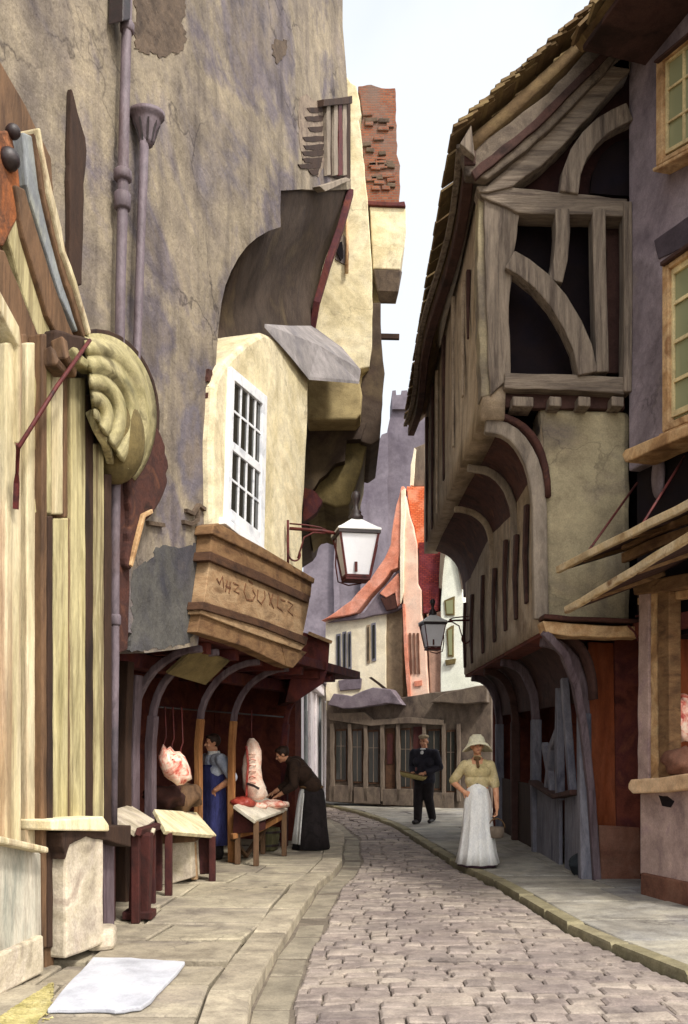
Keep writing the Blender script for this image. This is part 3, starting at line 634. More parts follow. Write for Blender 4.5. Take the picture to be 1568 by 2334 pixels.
# ---------------------------------------------------------------- street lamp on the oriel
def street_lamp(name, label, anchor, lamp, s, side):
    """bracket from anchor (on a wall) to a lantern hung at lamp (centre of its top rim); s = half width of the top rim"""
    t = thing(name, label, 'street lamp', lamp)
    d = (lamp - anchor); d.z = 0; L_ = d.length; d.normalize(); up = V(0, 0, 1)
    b = MB()
    b.tube([anchor, anchor + d * (L_ * .5) - up * .012, lamp - d * s - up * .02], .016 * s / .23 + .004, 8)
    b.tube([anchor + up * .06, anchor + d * L_ * .25 + up * .05, anchor + d * L_ * .45 + up * .03, anchor + d * L_ * .55], .010, 8)
    w = anchor - d * .02
    b.tube([w + up * .1, w, w - up * .28, w - up * .45], .016, 8)
    sc = []
    for k in range(15):
        a = k / 14 * 4.2; rr = .11 * (1 - k / 22)
        sc.append(w + d * (.1 + rr * math.cos(a + 2.6)) - up * (.30 - rr * math.sin(a + 2.6) * 1.2))
    b.tube(sc, .011, 8)
    b.tube([w + d * .12 - up * .36, w + d * .17 - up * .2, w + d * .2 - up * .1, w + d * .32 - up * .035, w + d * .46 - up * .04], .011, 8)
    b.build('bracket', M['rediron'], t, smooth=True)
    def sq(hw, z, rot=0.0): return [lamp + d * (hw * x) + d.cross(up) * (hw * y) + up * z for x, y in ((1, 1), (1, -1), (-1, -1), (-1, 1))]
    h = s * 2.35; s2 = s * .62
    b = MB(); b.loft([sq(s * 1.14, -.012), sq(s * 1.14, .012), sq(s * .95, s * .16), sq(s * .34, s * .62), sq(s * .3, s * .66)]); b.build('hood', M['whitecap'], t, bevel=.006)
    b = MB(); b.loft([sq(s * 1.1, -.05), sq(s * 1.1, -.013)]); b.build('rim', M['iron'], t)
    b = MB(); top, bot = sq(s * 1.0, -.05), sq(s2, -h)
    for p, q in zip(top, bot): b.path([p, q], .028 * (s / .235) ** 2.2, .028 * (s / .235) ** 2.2)
    for i in range(4):
        b.path([bot[i], bot[(i + 1) % 4]], .03 * (s / .235) ** 2.2, .03 * (s / .235) ** 2.2)
    b.loft([sq(s2 * 1.05, -h - .045), sq(s2 * 1.05, -h - .016)])
    b.build('frame', M['rediron'], t)
    for i in range(4):
        a, c, e, g = sq(s * .97, -.055)[i], sq(s * .97, -.055)[(i + 1) % 4], sq(s2 * .97, -h + .01)[(i + 1) % 4], sq(s2 * .97, -h + .01)[i]
        nn = (c - a).cross(e - a).normalized()
        b = MB(); b.prism([a, c, e, g], nn * .006); b.build('pane', M['opal'], t)
    b = MB(); b.tube([lamp - up * (h), lamp - up * (h - .05), lamp - up * (h - .14), lamp - up * (h - .17)], [.035, .018, .014, .02], 8); b.build('burner', M['iron'], t)
    # burner tap seen low on the street face
    f = lamp - V(0, s2 * 1.12, 0)
    b = MB(); b.box(f - up * (h * .82) - V(0, .02, 0), (.035 * s / .23, .02, .12 * s / .23)); b.build('tap', M['rediron'], t, bevel=.004)
    k = s / .23
    b = MB(); b.lathe(lamp + up * (s * .64), [(.085 * k, 0), (.09 * k, .05 * k), (.06 * k, .08 * k), (.07 * k, .1 * k), (.035 * k, .14 * k), (.03 * k, .2 * k), (.05 * k, .25 * k), (.058 * k, .3 * k), (.04 * k, .345 * k), (.005, .36 * k)], 14); b.build('finial', M['iron'], t, smooth=True)
    # hoop hanging below
    b = MB(); b.tube([lamp + d * (-s * 1.05) - up * .08, lamp + d * (-s * 1.08) - up * (h * .75), lamp + d * (-s * .95) - up * (h + .06), lamp + d * (-s * .4) - up * (h + .10), lamp + d * (s * .3) - up * (h + .07)], .009, 8)
    b.tube([lamp + d * (s * 1.12) - up * .03, lamp + d * (s * 1.15) - up * .15, lamp + d * (s * .8) - up * (h * .95)], .008, 8)
    b.build('stay', M['rediron'], t, smooth=True)
    return t
la = WP(660, 1204, .17); lp = P(811, 1214, la.y + .15)
street_lamp('street_lamp', 'large opal glass lantern with black finial on an iron bracket beside the cream oriel', la, lp, .235, 1)

# ---------------------------------------------------------------- pilastered shopfront, nearest on the left
shop = thing('pilastered_shopfront', 'yellow and ivory wooden shopfront with tall pilasters, raking pediment and carved shell hood', 'shopfront', W.at(W.U(60), 0, 0))
b = MB(); b.ubox(W, uA, W.U(258), 0, 2.9, -.05, -.35); b.ubox(W, uA, W.U(205), 2.56, 3.5, .06, .0); b.build('wall', M['brown'], shop)
def pil(x0, x1, y0, y1, out, m, name='pilaster', w=.8, bev=.012, y0b=None, lab=None):
    b = MB(); b.panel(W, [(x0, y0), (x1, y0b if y0b is not None else y0), (x1, y1), (x0, y1)], out, out + .04, w, 60)
    return b.build(name, m, shop, bevel=bev, label=lab)
pil(-60, 13, 1150, 1935, .13, mat('rose_paint', ['#a8605a', '#c98a78', '#b0706a'], scale=2, an=(3, 3, .3)), 'panel')
pil(-90, 12, 700, 1148, .12, M['bluegrey'], 'panel')
pil(14, 50, 780, 1935, .2, M['ivory'], 'pilaster')
pil(51, 62, 760, 1935, .16, M['brown'], 'panel')
pil(62, 95, 780, 1935, .2, M['ivory'], 'pilaster')
pil(97, 108, 760, 2160, .26, M['brown'], 'pilaster')
pil(109, 122, 1175, 2160, .245, M['darkbrown'], 'door_edge')
pil(119, 145, 800, 1172, .2, M['ivory'], 'panel')
pil(84, 118, 800, 1170, .215, M['yellow'], 'panel')
pil(128, 150, 1150, 2150, .1, M['darkbrown'], 'door_leaf', y0b=1190)
pil(122, 146, 790, 1140, .13, M['yellow'], 'panel', y0b=800)
pil(123, 160, 1180, 1890, .18, M['yellow'], 'pilaster')
pil(162, 196, 860, 1890, .2, M['yellow'], 'pilaster')
pil(146, 161, 850, 1180, .17, M['brown'], 'panel')
pil(158, 164, 1180, 1890, .19, M['brown'], 'panel', 0)
pil(197, 216, 900, 1890, .185, M['darkbrown'], 'panel')
pil(216, 238, 1010, 1890, .2, M['yellow'], 'pilaster')
pil(240, 256, 1080, 1890, .185, M['darkbrown'], 'panel')
# stallboard, riser and plinth under the first window
b = MB(); b.panel(W, [(-60, 1890), (112, 1930), (112, 1944), (-60, 1908)], .42, .42); b.build('sill', M['ivory'], shop, bevel=.012)
b = MB(); b.panel(W, [(-60, 1908), (94, 1944), (96, 2190), (-60, 2270)], .3, .4); b.build('riser', M['riser'], shop, bevel=.01)
b = MB(); b.panel(W, [(-60, 2200), (100, 2130), (102, 2215), (-60, 2300)], .34, .4); b.build('plinth', M['palestone'], shop, bevel=.015)
b = MB(); b.panel(W, [(104, 1950), (124, 1950), (124, 2200), (104, 2212)], .22, .3); b.build('door_post', M['brown'], shop, bevel=.01)
b = MB(); b.panel(W, [(126, 1910), (150, 1910), (150, 2190), (126, 2200)], .12, .2); b.build('door_post', M['darkbrown'], shop, bevel=.01)
# raking pediment: overlapping mouldings that fall to the right
def rake(pix, out, m, name='raking_moulding'):
    b = MB(); b.panel(W, wob(pix, 1.5, 60), out, out + .03); b.build(name, m, shop, bevel=.014)
rake([(-120, -60), (60, 240), (118, 360), (126, 460), (150, 560), (175, 650), (205, 752), (206, 800), (178, 800), (100, 700), (-120, 500)], .05, M['brown'], 'pediment_back')
rake([(80, 300), (92, 330), (110, 400), (124, 460), (136, 560), (158, 640), (186, 700), (204, 762), (192, 770), (166, 690), (140, 610), (116, 520), (96, 430)], .17, M['brown'])
rake([(88, 290), (94, 292), (118, 420), (142, 520), (150, 570), (176, 640), (190, 690), (210, 760), (204, 764), (184, 694), (168, 640), (144, 575), (112, 440)], .2, M['ivory'])
rake([(54, 300), (76, 310), (92, 400), (118, 500), (146, 600), (176, 700), (190, 752), (176, 756), (140, 680), (112, 590), (84, 500), (62, 420)], .14, M['bluegrey'])
rake([(36, 420), (58, 430), (84, 520), (112, 610), (140, 690), (172, 770), (146, 790), (110, 720), (86, 640), (56, 540)], .16, M['brown'])
rake([(10, 500), (34, 470), (62, 560), (88, 660), (112, 742), (128, 780), (96, 784), (70, 720), (40, 620)], .12, M['yellow'])
rake([(-30, 560), (12, 570), (44, 650), (70, 720), (92, 770), (56, 790), (24, 720), (-30, 620)], .15, M['brown'])
rake([(-30, 300), (26, 296), (40, 360), (48, 440), (40, 500), (10, 560), (-30, 560)], .13, M['rust'], 'rusty_board')
rake([(-40, 610), (0, 660), (46, 745), (54, 800), (50, 1000), (44, 1010), (44, 790), (-8, 690), (-40, 640)], .24, M['ivory'], 'raking_moulding')
for c, r in (((30, 300), .05), ((20, 363), .075)):
    b = MB(); b.ball(WP(c[0], c[1], .14), r, 12, 8); b.build('iron_boss', M['iron'], shop, smooth=True)
for x0, y0, x1, y1 in ((108, 800, 138, 850), (134, 776, 160, 852), (160, 800, 200, 842)):
    b = MB(); b.path([WP(x0, y0, .26), WP((x0 + x1) / 2 - 6, (y0 + y1) / 2, .3), WP(x1, y1, .25)], .07, .1, side=W.n); b.build('scroll', M['brown'] if x0 != 160 else M['shell'], shop, bevel=.015)
b = MB(); b.panel(W, [(130, 750), (206, 770), (200, 840), (150, 850), (128, 800)], .22, .2, 2, 20); b.build('capital', M['darkbrown'], shop, bevel=.02)
# iron stay
b = MB(); b.tube([WP(205, 775, .34), WP(130, 880, .36), WP(42, 1020, .38)], .014, 8); b.build('stay_rod', M['rediron'], shop, smooth=True)
b = MB(); b.path([WP(42, 1012, .36), WP(38, 1100, .26), WP(36, 1160, .24)], .03, .03); b.build('rod_bracket', M['rediron'], shop)
# shell hood: fluted quarter dome
sh = MB(); rings = []
nA, nR = 40, 18
for j in range(nR + 1):
    t = j / nR; ring = []
    for i in range(nA + 1):
        a = R(100 - 150 * i / nA)
        x = 212 + 138 * t * math.cos(a); y = 950 - 188 * t * math.sin(a)
        bulge = .30 * math.sqrt(max(0, 1 - (t * .96) ** 2)) + .042 * math.cos(t * 30) * (1 - .25 * t)
        ring.append(WP(x, y, .05 + bulge))
    rings.append(ring)
sh.loft(rings, cap=False, closed=False)
hood = sh.build('shell_hood', M['shell'], shop, smooth=True)
sm = hood.modifiers.new('t', 'SOLIDIFY'); sm.thickness = .03; sm.offset = -1
b = MB(); b.path([WP(212 + 141 * math.cos(R(100 - 150 * i / 14)), 950 - 192 * math.sin(R(100 - 150 * i / 14)), .10) for i in range(15)], .05, .08, side=W.n); b.build('hood_rim', M['darkbrown'], hood, bevel=.01)
b = MB(); b.ball(WP(262, 1000, .14), 1, 16, 12, (.24, .24, .36)); b.build('hood_boss', M['olive'], hood, smooth=True)
b = MB(); b.path([WP(204, 940, .2), WP(222, 980, .3), WP(240, 1010, .3), WP(252, 1052, .2)], .05, .06, side=W.n); b.build('scroll', M['yellow'], hood, bevel=.01)
# dark red bracket hanging beneath the hood
b = MB(); b.panel(W, wob([(318, 985), (352, 968), (368, 990), (384, 1050), (380, 1110), (356, 1160), (330, 1190), (318, 1240), (300, 1300), (290, 1290), (300, 1180), (296, 1080)], 3, 20), .16, .12); b.build('carved_bracket', M['redbrown'], shop, bevel=.02)
b = MB(); b.path([WP(296, 1290, .16), WP(312, 1230, .18), WP(326, 1175, .18), WP(344, 1165, .16)], .035, .04, side=W.n); b.build('stay', M['winframe'], shop, bevel=.006)
b = MB(); b.panel(W, [(262, 1060), (288, 1040), (296, 1300), (292, 1480), (270, 1490)], .1, .1, 2, 60); b.build('side_pilaster', M['redbrown'], shop, bevel=.012)
# stallboard shelf and stone pier at the right end of the shopfront
b = MB(); b.panel(W, [(118, 1868), (236, 1860), (250, 1880), (250, 1894), (120, 1892)], .4, .4); b.build('sill', M['scrub'], shop, bevel=.012)
pier = MB().panel(W, wob([(150, 1900), (172, 1886), (236, 1882), (238, 2150), (150, 2185)], 1.5, 60), .34, .4).build('pier', M['palestone'], shop, bevel=.02)
b = MB(); b.panel(W, [(236, 1896), (262, 1896), (262, 2135), (240, 2145)], .2, .3); b.build('pier_panel', M['post'], shop, bevel=.01)
b = MB(); b.panel(W, [(140, 1898), (170, 1886), (300, 1880), (300, 1930), (200, 1905), (160, 1925), (150, 1960)], .36, .3, 1.5, 20); b.build('shelf_shade', M['darkbrown'], shop, bevel=.01)  # dark arched board, coloured as the shade under the shelf
# ---------------------------------------------------------------- cream house beyond (left), with brick chimney and oriel
def Y(d): return Frame((0, d), (1, 0))
def fpan(b, pix, d, depth, w=0.0, step=40): 
    if w: pix = wob(pix, w, step)
    b.prism([P(x, y, d) for x, y in pix], V(0, depth, 0)); return b
ch = thing('cream_gabled_house', 'narrow sunlit cream plastered house with crumbling brick chimney and jutting oriel above the lane', 'house', (0.0, 15.5, 0))
b = MB(); fpan(b, [(700, 150), (788, 170), (800, 188), (812, 194), (820, 230), (824, 262), (818, 275), (826, 330), (832, 400), (838, 450), (842, 520), (848, 600), (850, 700), (848, 790), (842, 836), (812, 844), (700, 846), (640, 800), (640, 150)], 14.65, 5.5, 1.2, 30); b.build('wall', M['cream'], ch, bevel=.02)
b = MB(); fpan(b, [(640, 850), (838, 850), (824, 958), (700, 960), (640, 960)], 14.9, 4.5); b.build('lower_wall', M['cream'], ch)
b = MB(); fpan(b, [(700, 852), (760, 860), (818, 866), (826, 900), (822, 944), (812, 956), (700, 957)], 14.25, .6, 1, 30); b.build('corbelled_bay', mat('shaded_cream', ['#7d6e50', '#a8966c', '#b8a67a', '#8f7f5c'], scale=1.4, bump=.4, bs=10), ch, bevel=.03)  # cream plaster in a darker tone that paints in the bay's shade
b = MB(); fpan(b, [(640, 960), (836, 962), (822, 1000), (790, 1002), (786, 1050), (764, 1056), (744, 1080), (728, 1092), (712, 1118), (704, 1150), (694, 1165), (640, 1200)], 14.75, 4, 1, 30); b.build('shaded_gable', M['recess'], ch)  # dark brown paints in the shade on this gable return
b = MB(); fpan(b, [(786, 1002), (838, 1010), (826, 1060), (806, 1120), (796, 1150), (764, 1156), (738, 1146), (722, 1150), (700, 1175), (706, 1120), (735, 1090), (764, 1060)], 14.95, 3, 1, 30); b.build('cove_bracket', M['olive'], ch, bevel=.03)
b = MB(); fpan(b, [(690, 1110), (716, 1118), (735, 1140), (722, 1166), (692, 1190)], 14.7, .2, 1.5, 12); b.build('bracket_foot', M['darkred'], ch)
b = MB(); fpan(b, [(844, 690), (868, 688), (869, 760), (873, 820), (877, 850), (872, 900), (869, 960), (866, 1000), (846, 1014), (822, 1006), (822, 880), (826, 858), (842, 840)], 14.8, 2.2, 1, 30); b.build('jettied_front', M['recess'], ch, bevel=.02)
chim = MB(); fpan(chim, [(816, 196), (846, 192), (870, 200), (901, 200), (902, 260), (906, 330), (904, 350), (912, 376), (910, 462), (834, 462), (826, 330), (818, 300), (828, 262)], 15.1, 1.1, 1.6, 14)
chim = chim.build('chimney', M['brickmix'], ch, bevel=.012)
for i in range(26):
    b = MB(); x = random.uniform(832, 902); y = random.uniform(215, 450); b.box(P(x, y, 15.09), (random.uniform(.12, .24), .05, .07), Matrix.Rotation(random.uniform(-.12, .12), 3, 'Y'))
    b.build('proud_brick', M['brickmix'] if i % 3 else M['patch'], chim, bevel=.012)
b = MB(); fpan(b, [(834, 456), (905, 460), (922, 458), (925, 470), (836, 466)], 15.0, 1.3, .8, 20); b.build('chimney_ledge', M['darkred'], chim, bevel=.01)
b = MB(); fpan(b, [(842, 470), (925, 474), (926, 520), (922, 562), (914, 590), (912, 614), (850, 612), (846, 540)], 15.05, 1.2, 1, 30); b.build('oriel', M['cream'], ch, bevel=.02)
b = MB(); b.loft([[P(x, y, d) for x, y, d in ((850, 612, 15.06), (913, 614, 15.06), (917, 618, 16.2), (852, 614, 16.2))], [P(x, y, d) for x, y, d in ((858, 662, 15.16), (908, 664, 15.16), (908, 668, 16.2), (858, 664, 16.2))], [P(x, y, d) for x, y, d in ((866, 690, 15.3), (902, 690, 15.3), (902, 692, 16.2), (866, 692, 16.2))]]); b.build('oriel_corbel', mat('grey_brown_corbel', ['#453b36', '#6b5d50', '#564a42'], scale=3, bump=.4), ch, bevel=.02)
b = MB(); b.path([P(862, 767, 15.6), P(910, 768, 15.6)], .07, .09); b.build('hoist_beam', M['darkbrown'], ch, bevel=.008)
b = MB(); fpan(b, [(772, 545), (784, 535), (794, 560), (794, 610), (780, 600), (764, 590)], 14.63, .03, 2, 12); b.build('grey_patch', M['taupe'], ch)
b = MB(); fpan(b, [(768, 552), (780, 550), (782, 585), (776, 592), (768, 575)], 14.6, .05, 1, 12); b.build('slit_window', M['void'], ch)
b = MB(); b.tube([P(790, 500, 14.6), P(791, 560, 14.58), P(790, 622, 14.58)], [.022, .024, .03], 8); b.build('wall_iron', M['winframe'], ch, smooth=True)
b = MB(); b.prism([V(-.9, 15.2, 0), V(-3.5, 15.2, 0), V(-3.5, 15.2, 6.3), V(-.9, 15.2, 6.3)], V(0, 4.6, 0)); b.build('lower_storeys', M['taupe'], ch)
b = MB(); b.prism([P(640, 150, 14.66), P(640, 60, 14.66), P(790, 168, 14.66), P(780, 174, 14.66)], V(0, 5.5, 0)); b.build('roof', M['tile'], ch)

# low whitewashed house further along on the left
lw = thing('whitewashed_house', 'low lilac white shopfront with pilasters, behind the stooping figure in black', 'house', (-.9, 18, 0))
LF = Frame((-.95, 15.2), (.036, 1))
b = MB(); b.ubox(LF, 0, 11.5, 0, 3.05, 0, -3); b.build('wall', M['whitewash'], lw)
for i, u in enumerate((.2, 1.3, 2.2, 3.6, 4.8, 6.6, 8.4, 10.2, 11.3)):
    b = MB(); b.ubox(LF, u, u + .22, .0, 2.8, .06, .002); b.build('pilaster', M['whitewash'] if i % 3 else M['bluegrey'], lw, bevel=.015)
for u in (1.6, 4.0, 7.0):
    b = MB(); b.ubox(LF, u, u + .5, .9, 2.3, .02, .001); b.build('window', M['bluegrey'], lw)
b = MB(); b.ubox(LF, -.1, 11.6, 2.82, 3.1, .14, .001); b.build('cornice', M['whitewash'], lw, bevel=.02)
b = MB(); b.prism([LF.at(-.1, 3.102, .2), LF.at(11.6, 3.102, .2), LF.at(11.6, 4.3, -3), LF.at(-.1, 4.3, -3)], V(0, 0, .08)); b.build('roof', M['purpletile'], lw)

# ---------------------------------------------------------------- far end of the lane
FR = Frame((2.67, 22.6), (-.95, .31))
far = thing('cream_corner_house', 'far cream house with narrow tall windows under a sweeping orange and slate roof', 'house', FR.at(FR.U(830), 0, 0))
def fp(parent, name, pix, out, thick, m, w=0.0, bev=.02, step=30, lab=None):
    b = MB(); b.panel(FR, pix, out, thick, w, step); return b.build(name, m, parent, bevel=bev, label=lab)
fp(far, 'wall', [(742, 1410), (780, 1408), (860, 1400), (880, 1396), (879, 1592), (742, 1620)], 0, 3, M['farcream'], 1)
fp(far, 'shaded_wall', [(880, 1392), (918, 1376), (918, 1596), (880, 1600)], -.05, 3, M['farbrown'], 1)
for x0, y0, x1, y1 in ((766, 1445, 776, 1530), (780, 1440, 789, 1528), (792, 1440, 800, 1524), (835, 1425, 842, 1510), (846, 1420, 856, 1505)):
    w_ = fp(far, 'window', [(x0, y0), (x1, y0 - 2), (x1 + 1, y1), (x0 + 1, y1 + 2)], .03, .06, M['farbrown'] if x0 % 2 else M['greyhatch'], .6, .004)
    b = MB(); b.panel(FR, [(x0 + 3, y0 + 4), (x1 - 2, y0 + 3), (x1 - 2, y1 - 6), (x0 + 3, y1 - 5)], .045, .012); b.build('pane', M['dark_pane'], w_)
fp(far, 'sign_panel', [(770, 1550), (818, 1542), (824, 1546), (822, 1570), (774, 1574)], .05, .06, M['purpletile'], 1)
fp(far, 'slate_roof', [(745, 1418), (790, 1405), (830, 1395), (862, 1350), (905, 1300), (916, 1296), (917, 1384), (880, 1398), (800, 1412)], .12, .3, M['purpletile'], 1.5)
fp(far, 'tiled_verge', [(731, 1414), (762, 1396), (800, 1368), (846, 1316), (876, 1272), (890, 1240), (896, 1190), (903, 1150), (914, 1108), (921, 1108), (916, 1190), (912, 1260), (906, 1294), (890, 1300), (870, 1328), (840, 1360), (812, 1396), (780, 1404)], .22, .35, M['orangeplain'], 1.5)
fp(far, 'tiled_verge', [(864, 1352), (908, 1304), (914, 1372), (905, 1382), (900, 1350), (880, 1362)], .2, .1, M['orangeplain'], 1)
fp(far, 'lower_cove', [(866, 1362), (902, 1354), (906, 1386), (880, 1392)], .18, .06, M['redbrown'], 1)
fp(far, 'lamp_arm', [(840, 1544), (846, 1542), (900, 1582), (898, 1588)], .3, .04, M['darkbrown'], .5, .004)
pk = thing('pink_gabled_house', 'tall narrow pink gabled house with orange tiled roof at the end of the lane', 'house', FR.at(FR.U(945), 0, .1))
fp(pk, 'wall', [(918, 1130), (924, 1128), (932, 1170), (942, 1200), (950, 1240), (952, 1330), (960, 1345), (960, 1400), (968, 1450), (972, 1520), (978, 1592), (936, 1602), (926, 1500), (918, 1400)], .18, 3, M['farpink'], .8)
fp(pk, 'bargeboard', [(914, 1118), (923, 1112), (925, 1150), (920, 1220), (919, 1350), (912, 1375), (912, 1250)], .26, .08, M['farcream'], .8, .006)
fp(pk, 'corner_strip', [(917, 1376), (922, 1376), (930, 1500), (938, 1602), (930, 1606), (922, 1500)], .24, .06, M['orangeplain'], .6, .006)
fp(pk, 'tiled_roof', [(926, 1108), (968, 1108), (974, 1170), (975, 1240), (952, 1250), (944, 1200), (934, 1168)], .1, 1.5, M['orange'], 1)
fp(pk, 'lower_roof', [(953, 1236), (1008, 1230), (1008, 1260), (1000, 1330), (998, 1392), (964, 1398), (962, 1350), (954, 1330)], .12, 1.5, M['redtile'], 1)
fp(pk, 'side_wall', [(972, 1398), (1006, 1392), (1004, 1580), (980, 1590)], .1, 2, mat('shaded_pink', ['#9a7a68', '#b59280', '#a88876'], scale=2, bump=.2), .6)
for x in (932, 941, 950):
    fp(pk, 'window', [(x, 1442), (x + 4, 1442), (x + 7, 1535), (x + 3, 1535)], .215, .05, M['plinth'], .4, .003)
fp(pk, 'sign_panel', [(943, 1552), (961, 1550), (961, 1562), (945, 1564)], .215, .05, M['orangeplain'], .6, .003)
st = fp(pk, 'chimney', [(944, 1020), (968, 1010), (968, 1108), (937, 1108)], -.2, .9, M['shoplight'], 1)
fp(pk, 'chimney_edge', [(936, 1060), (944, 1020), (948, 1024), (942, 1106), (934, 1106)], -.16, .2, M['farcream'], .6, .005)
wh = thing('white_gabled_house', 'white gabled house with small yellow tinted windows behind the second lamp', 'house', FR.at(FR.U(1040), 0, 0))
fp(wh, 'wall', [(1004, 1392), (1008, 1300), (1014, 1246), (1022, 1240), (1036, 1250), (1048, 1300), (1054, 1350), (1060, 1400), (1110, 1560), (1110, 1600), (1004, 1600)], .22, 2, M['farwhite'], .6)
fp(wh, 'bargeboard', [(1004, 1238), (1030, 1236), (1042, 1252), (1052, 1290), (1058, 1340), (1052, 1342), (1044, 1300), (1036, 1258), (1020, 1246), (1012, 1270), (1004, 1340), (1000, 1340)], .3, .08, M['shoplight'], .6, .006)
for (x0, y0, x1, y1) in ((1012, 1362, 1036, 1402), (1017, 1428, 1034, 1496)):
    w_ = fp(wh, 'window', [(x0, y0 + 6), (x1 - 6, y0 - 2), (x1, y0 - 4), (x1, y1), (x0 + 3, y1)], .25, .05, M['olive'], .5, .004)
    b = MB(); b.panel(FR, [(x0 + 4, y0 + 8), (x1 - 4, y0 + 4), (x1 - 4, y1 - 4), (x0 + 6, y1 - 4)], .262, .01); b.build('pane', M['green_pane'], w_)
fp(wh, 'sill', [(1014, 1504), (1038, 1500), (1036, 1512), (1016, 1516)], .3, .09, M['olive'], .4, .004)
# low dark shops below them
sp_ = thing('shop_row', 'row of low umber shopfronts with pent roofs closing the lane', 'shops', FR.at(FR.U(880), 0, .6))
fp(sp_, 'wall', [(744, 1596), (900, 1590), (1120, 1560), (1120, 1870), (1034, 1852), (950, 1846), (870, 1836), (742, 1826)], .5, .9, M['shopgrey'], 1)
fp(sp_, 'pent_roof', [(746, 1606), (760, 1580), (800, 1586), (850, 1566), (890, 1570), (918, 1606), (880, 1602), (820, 1612), (780, 1614)], .85, .5, M['purpletile'], 1.5)
fp(sp_, 'pent_roof', [(980, 1600), (1010, 1580), (1060, 1568), (1110, 1560), (1110, 1600), (1060, 1604)], .85, .5, M['shopgrey'], 1.5)
fp(sp_, 'fascia', [(750, 1625), (830, 1622), (850, 1640), (935, 1634), (1010, 1640), (1010, 1652), (930, 1648), (846, 1654), (750, 1640)], .66, .12, M['shoplight'], 1, .01)
for x in (752, 792, 828, 866, 902, 962, 1006, 1040):
    fp(sp_, 'post', [(x, 1650), (x + 8, 1648), (x + 9, 1826), (x + 1, 1826)], .62, .1, M['shoplight'], 1, .008)
def shop_window(x0, x1, y0, y1, cols):
    w_ = fp(sp_, 'shop_window', [(x0, y0), (x1, y0 - 2), (x1, y1), (x0, y1)], .53, .03, M['signdark'], .5, .004)
    b = MB(); b.panel(FR, [(x0 + 2, y0 + 4), (x1 - 2, y0 + 3), (x1 - 2, y1 - 4), (x0 + 2, y1 - 4)], .538, .008); b.build('pane', M['dark_pane'], w_)
    b = MB()
    for k in range(1, cols): xx = x0 + (x1 - x0) * k / cols; b.panel(FR, [(xx - .8, y0 + 4), (xx + .8, y0 + 4), (xx + .8, y1 - 4), (xx - .8, y1 - 4)], .55, .011)
    b.panel(FR, [(x0 + 2, (y0 + y1) / 2 - 22), (x1 - 2, (y0 + y1) / 2 - 22), (x1 - 2, (y0 + y1) / 2 - 20.5), (x0 + 2, (y0 + y1) / 2 - 20.5)], .548, .009)
    b.build('glazing_bars', M['shoplight'], w_)
shop_window(764, 790, 1662, 1780, 2); shop_window(802, 826, 1662, 1784, 2); shop_window(838, 864, 1664, 1786, 2); shop_window(912, 936, 1660, 1796, 2); shop_window(974, 1004, 1662, 1800, 2); shop_window(1016, 1038, 1664, 1806, 2)
d_ = fp(sp_, 'door', [(878, 1660), (900, 1658), (900, 1836), (878, 1834)], .53, .03, M['signdark'], .5, .004)
fp(d_, 'door_panel', [(882, 1672), (896, 1671), (896, 1740), (882, 1741)], .545, .014, M['oxdark'], .3, .003)
d_ = fp(sp_, 'door', [(942, 1656), (962, 1655), (962, 1842), (942, 1840)], .53, .03, M['oxdark'], .5, .004)
for x0, x1, y0 in ((750, 800, 1790), (806, 866, 1794), (872, 940, 1798), (950, 1034, 1806)):
    fp(sp_, 'stall_riser', [(x0, y0), (x1, y0), (x1, y0 + 38), (x0, y0 + 36)], .62, .1, M['shopgrey'], 1, .01)
# church tower rising behind everything
cc = thing('church', 'stone church tower in mauve shade with small battlemented turret rising above the orange roofs', 'church', (2.5, 62, 0))
def cp(name, pix, d, depth, w=1.2):
    b = MB(); fpan(b, pix, d, depth, w, 30); return b.build(name, M['church'], cc)
cp('tower', [(880, 1500), (880, 1000), (888, 955), (896, 930), (1010, 930), (1010, 1500)], 62, 8)
cp('stepped_gable', [(690, 1500), (690, 1210), (740, 1176), (800, 1140), (812, 1110), (820, 1060), (850, 1030), (870, 990), (884, 985), (884, 1500)], 61, 9, 2)
cp('turret', [(894, 932), (894, 890), (902, 889), (903, 900), (915, 899), (915, 890), (928, 889), (929, 897), (938, 897), (940, 888), (964, 889), (966, 932)], 61.7, 3, .5)
b = MB(); fpan(b, [(936, 922), (937, 902), (944, 896), (954, 902), (955, 922)], 61.6, .2); b.build('belfry_opening', M['whitewash'], cc)
cp('buttress', [(820, 1500), (822, 1150), (836, 1140), (838, 1500)], 60.5, .6)
cp('buttress', [(760, 1500), (762, 1200), (772, 1192), (774, 1500)], 60.5, .6)
# ---------------------------------------------------------------- timber-framed house on the right
tf = thing('timber_framed_house', 'old jettied timber framed house with open dark gable and curved braces', 'house', (2.4, 12, 0))
GY = Y(10.0)
def gp(name, pix, d, depth, m, w=1.0, bev=.015, parent=None, step=40, lab=None):
    b = MB(); fpan(b, pix, d, depth, w, step); return b.build(name, m, parent or tf, bevel=bev, label=lab)
# dark infill behind the frame
gp('loft_infill', [(1118, 445), (1150, 410), (1300, 260), (1432, 130), (1490, 90), (1490, 460)], 10.22, .12, M['loftred'], 0, 0)
gp('dark_opening', [(1158, 480), (1490, 460), (1490, 940), (1158, 940)], 10.36, .1, M['void'], 0, 0)
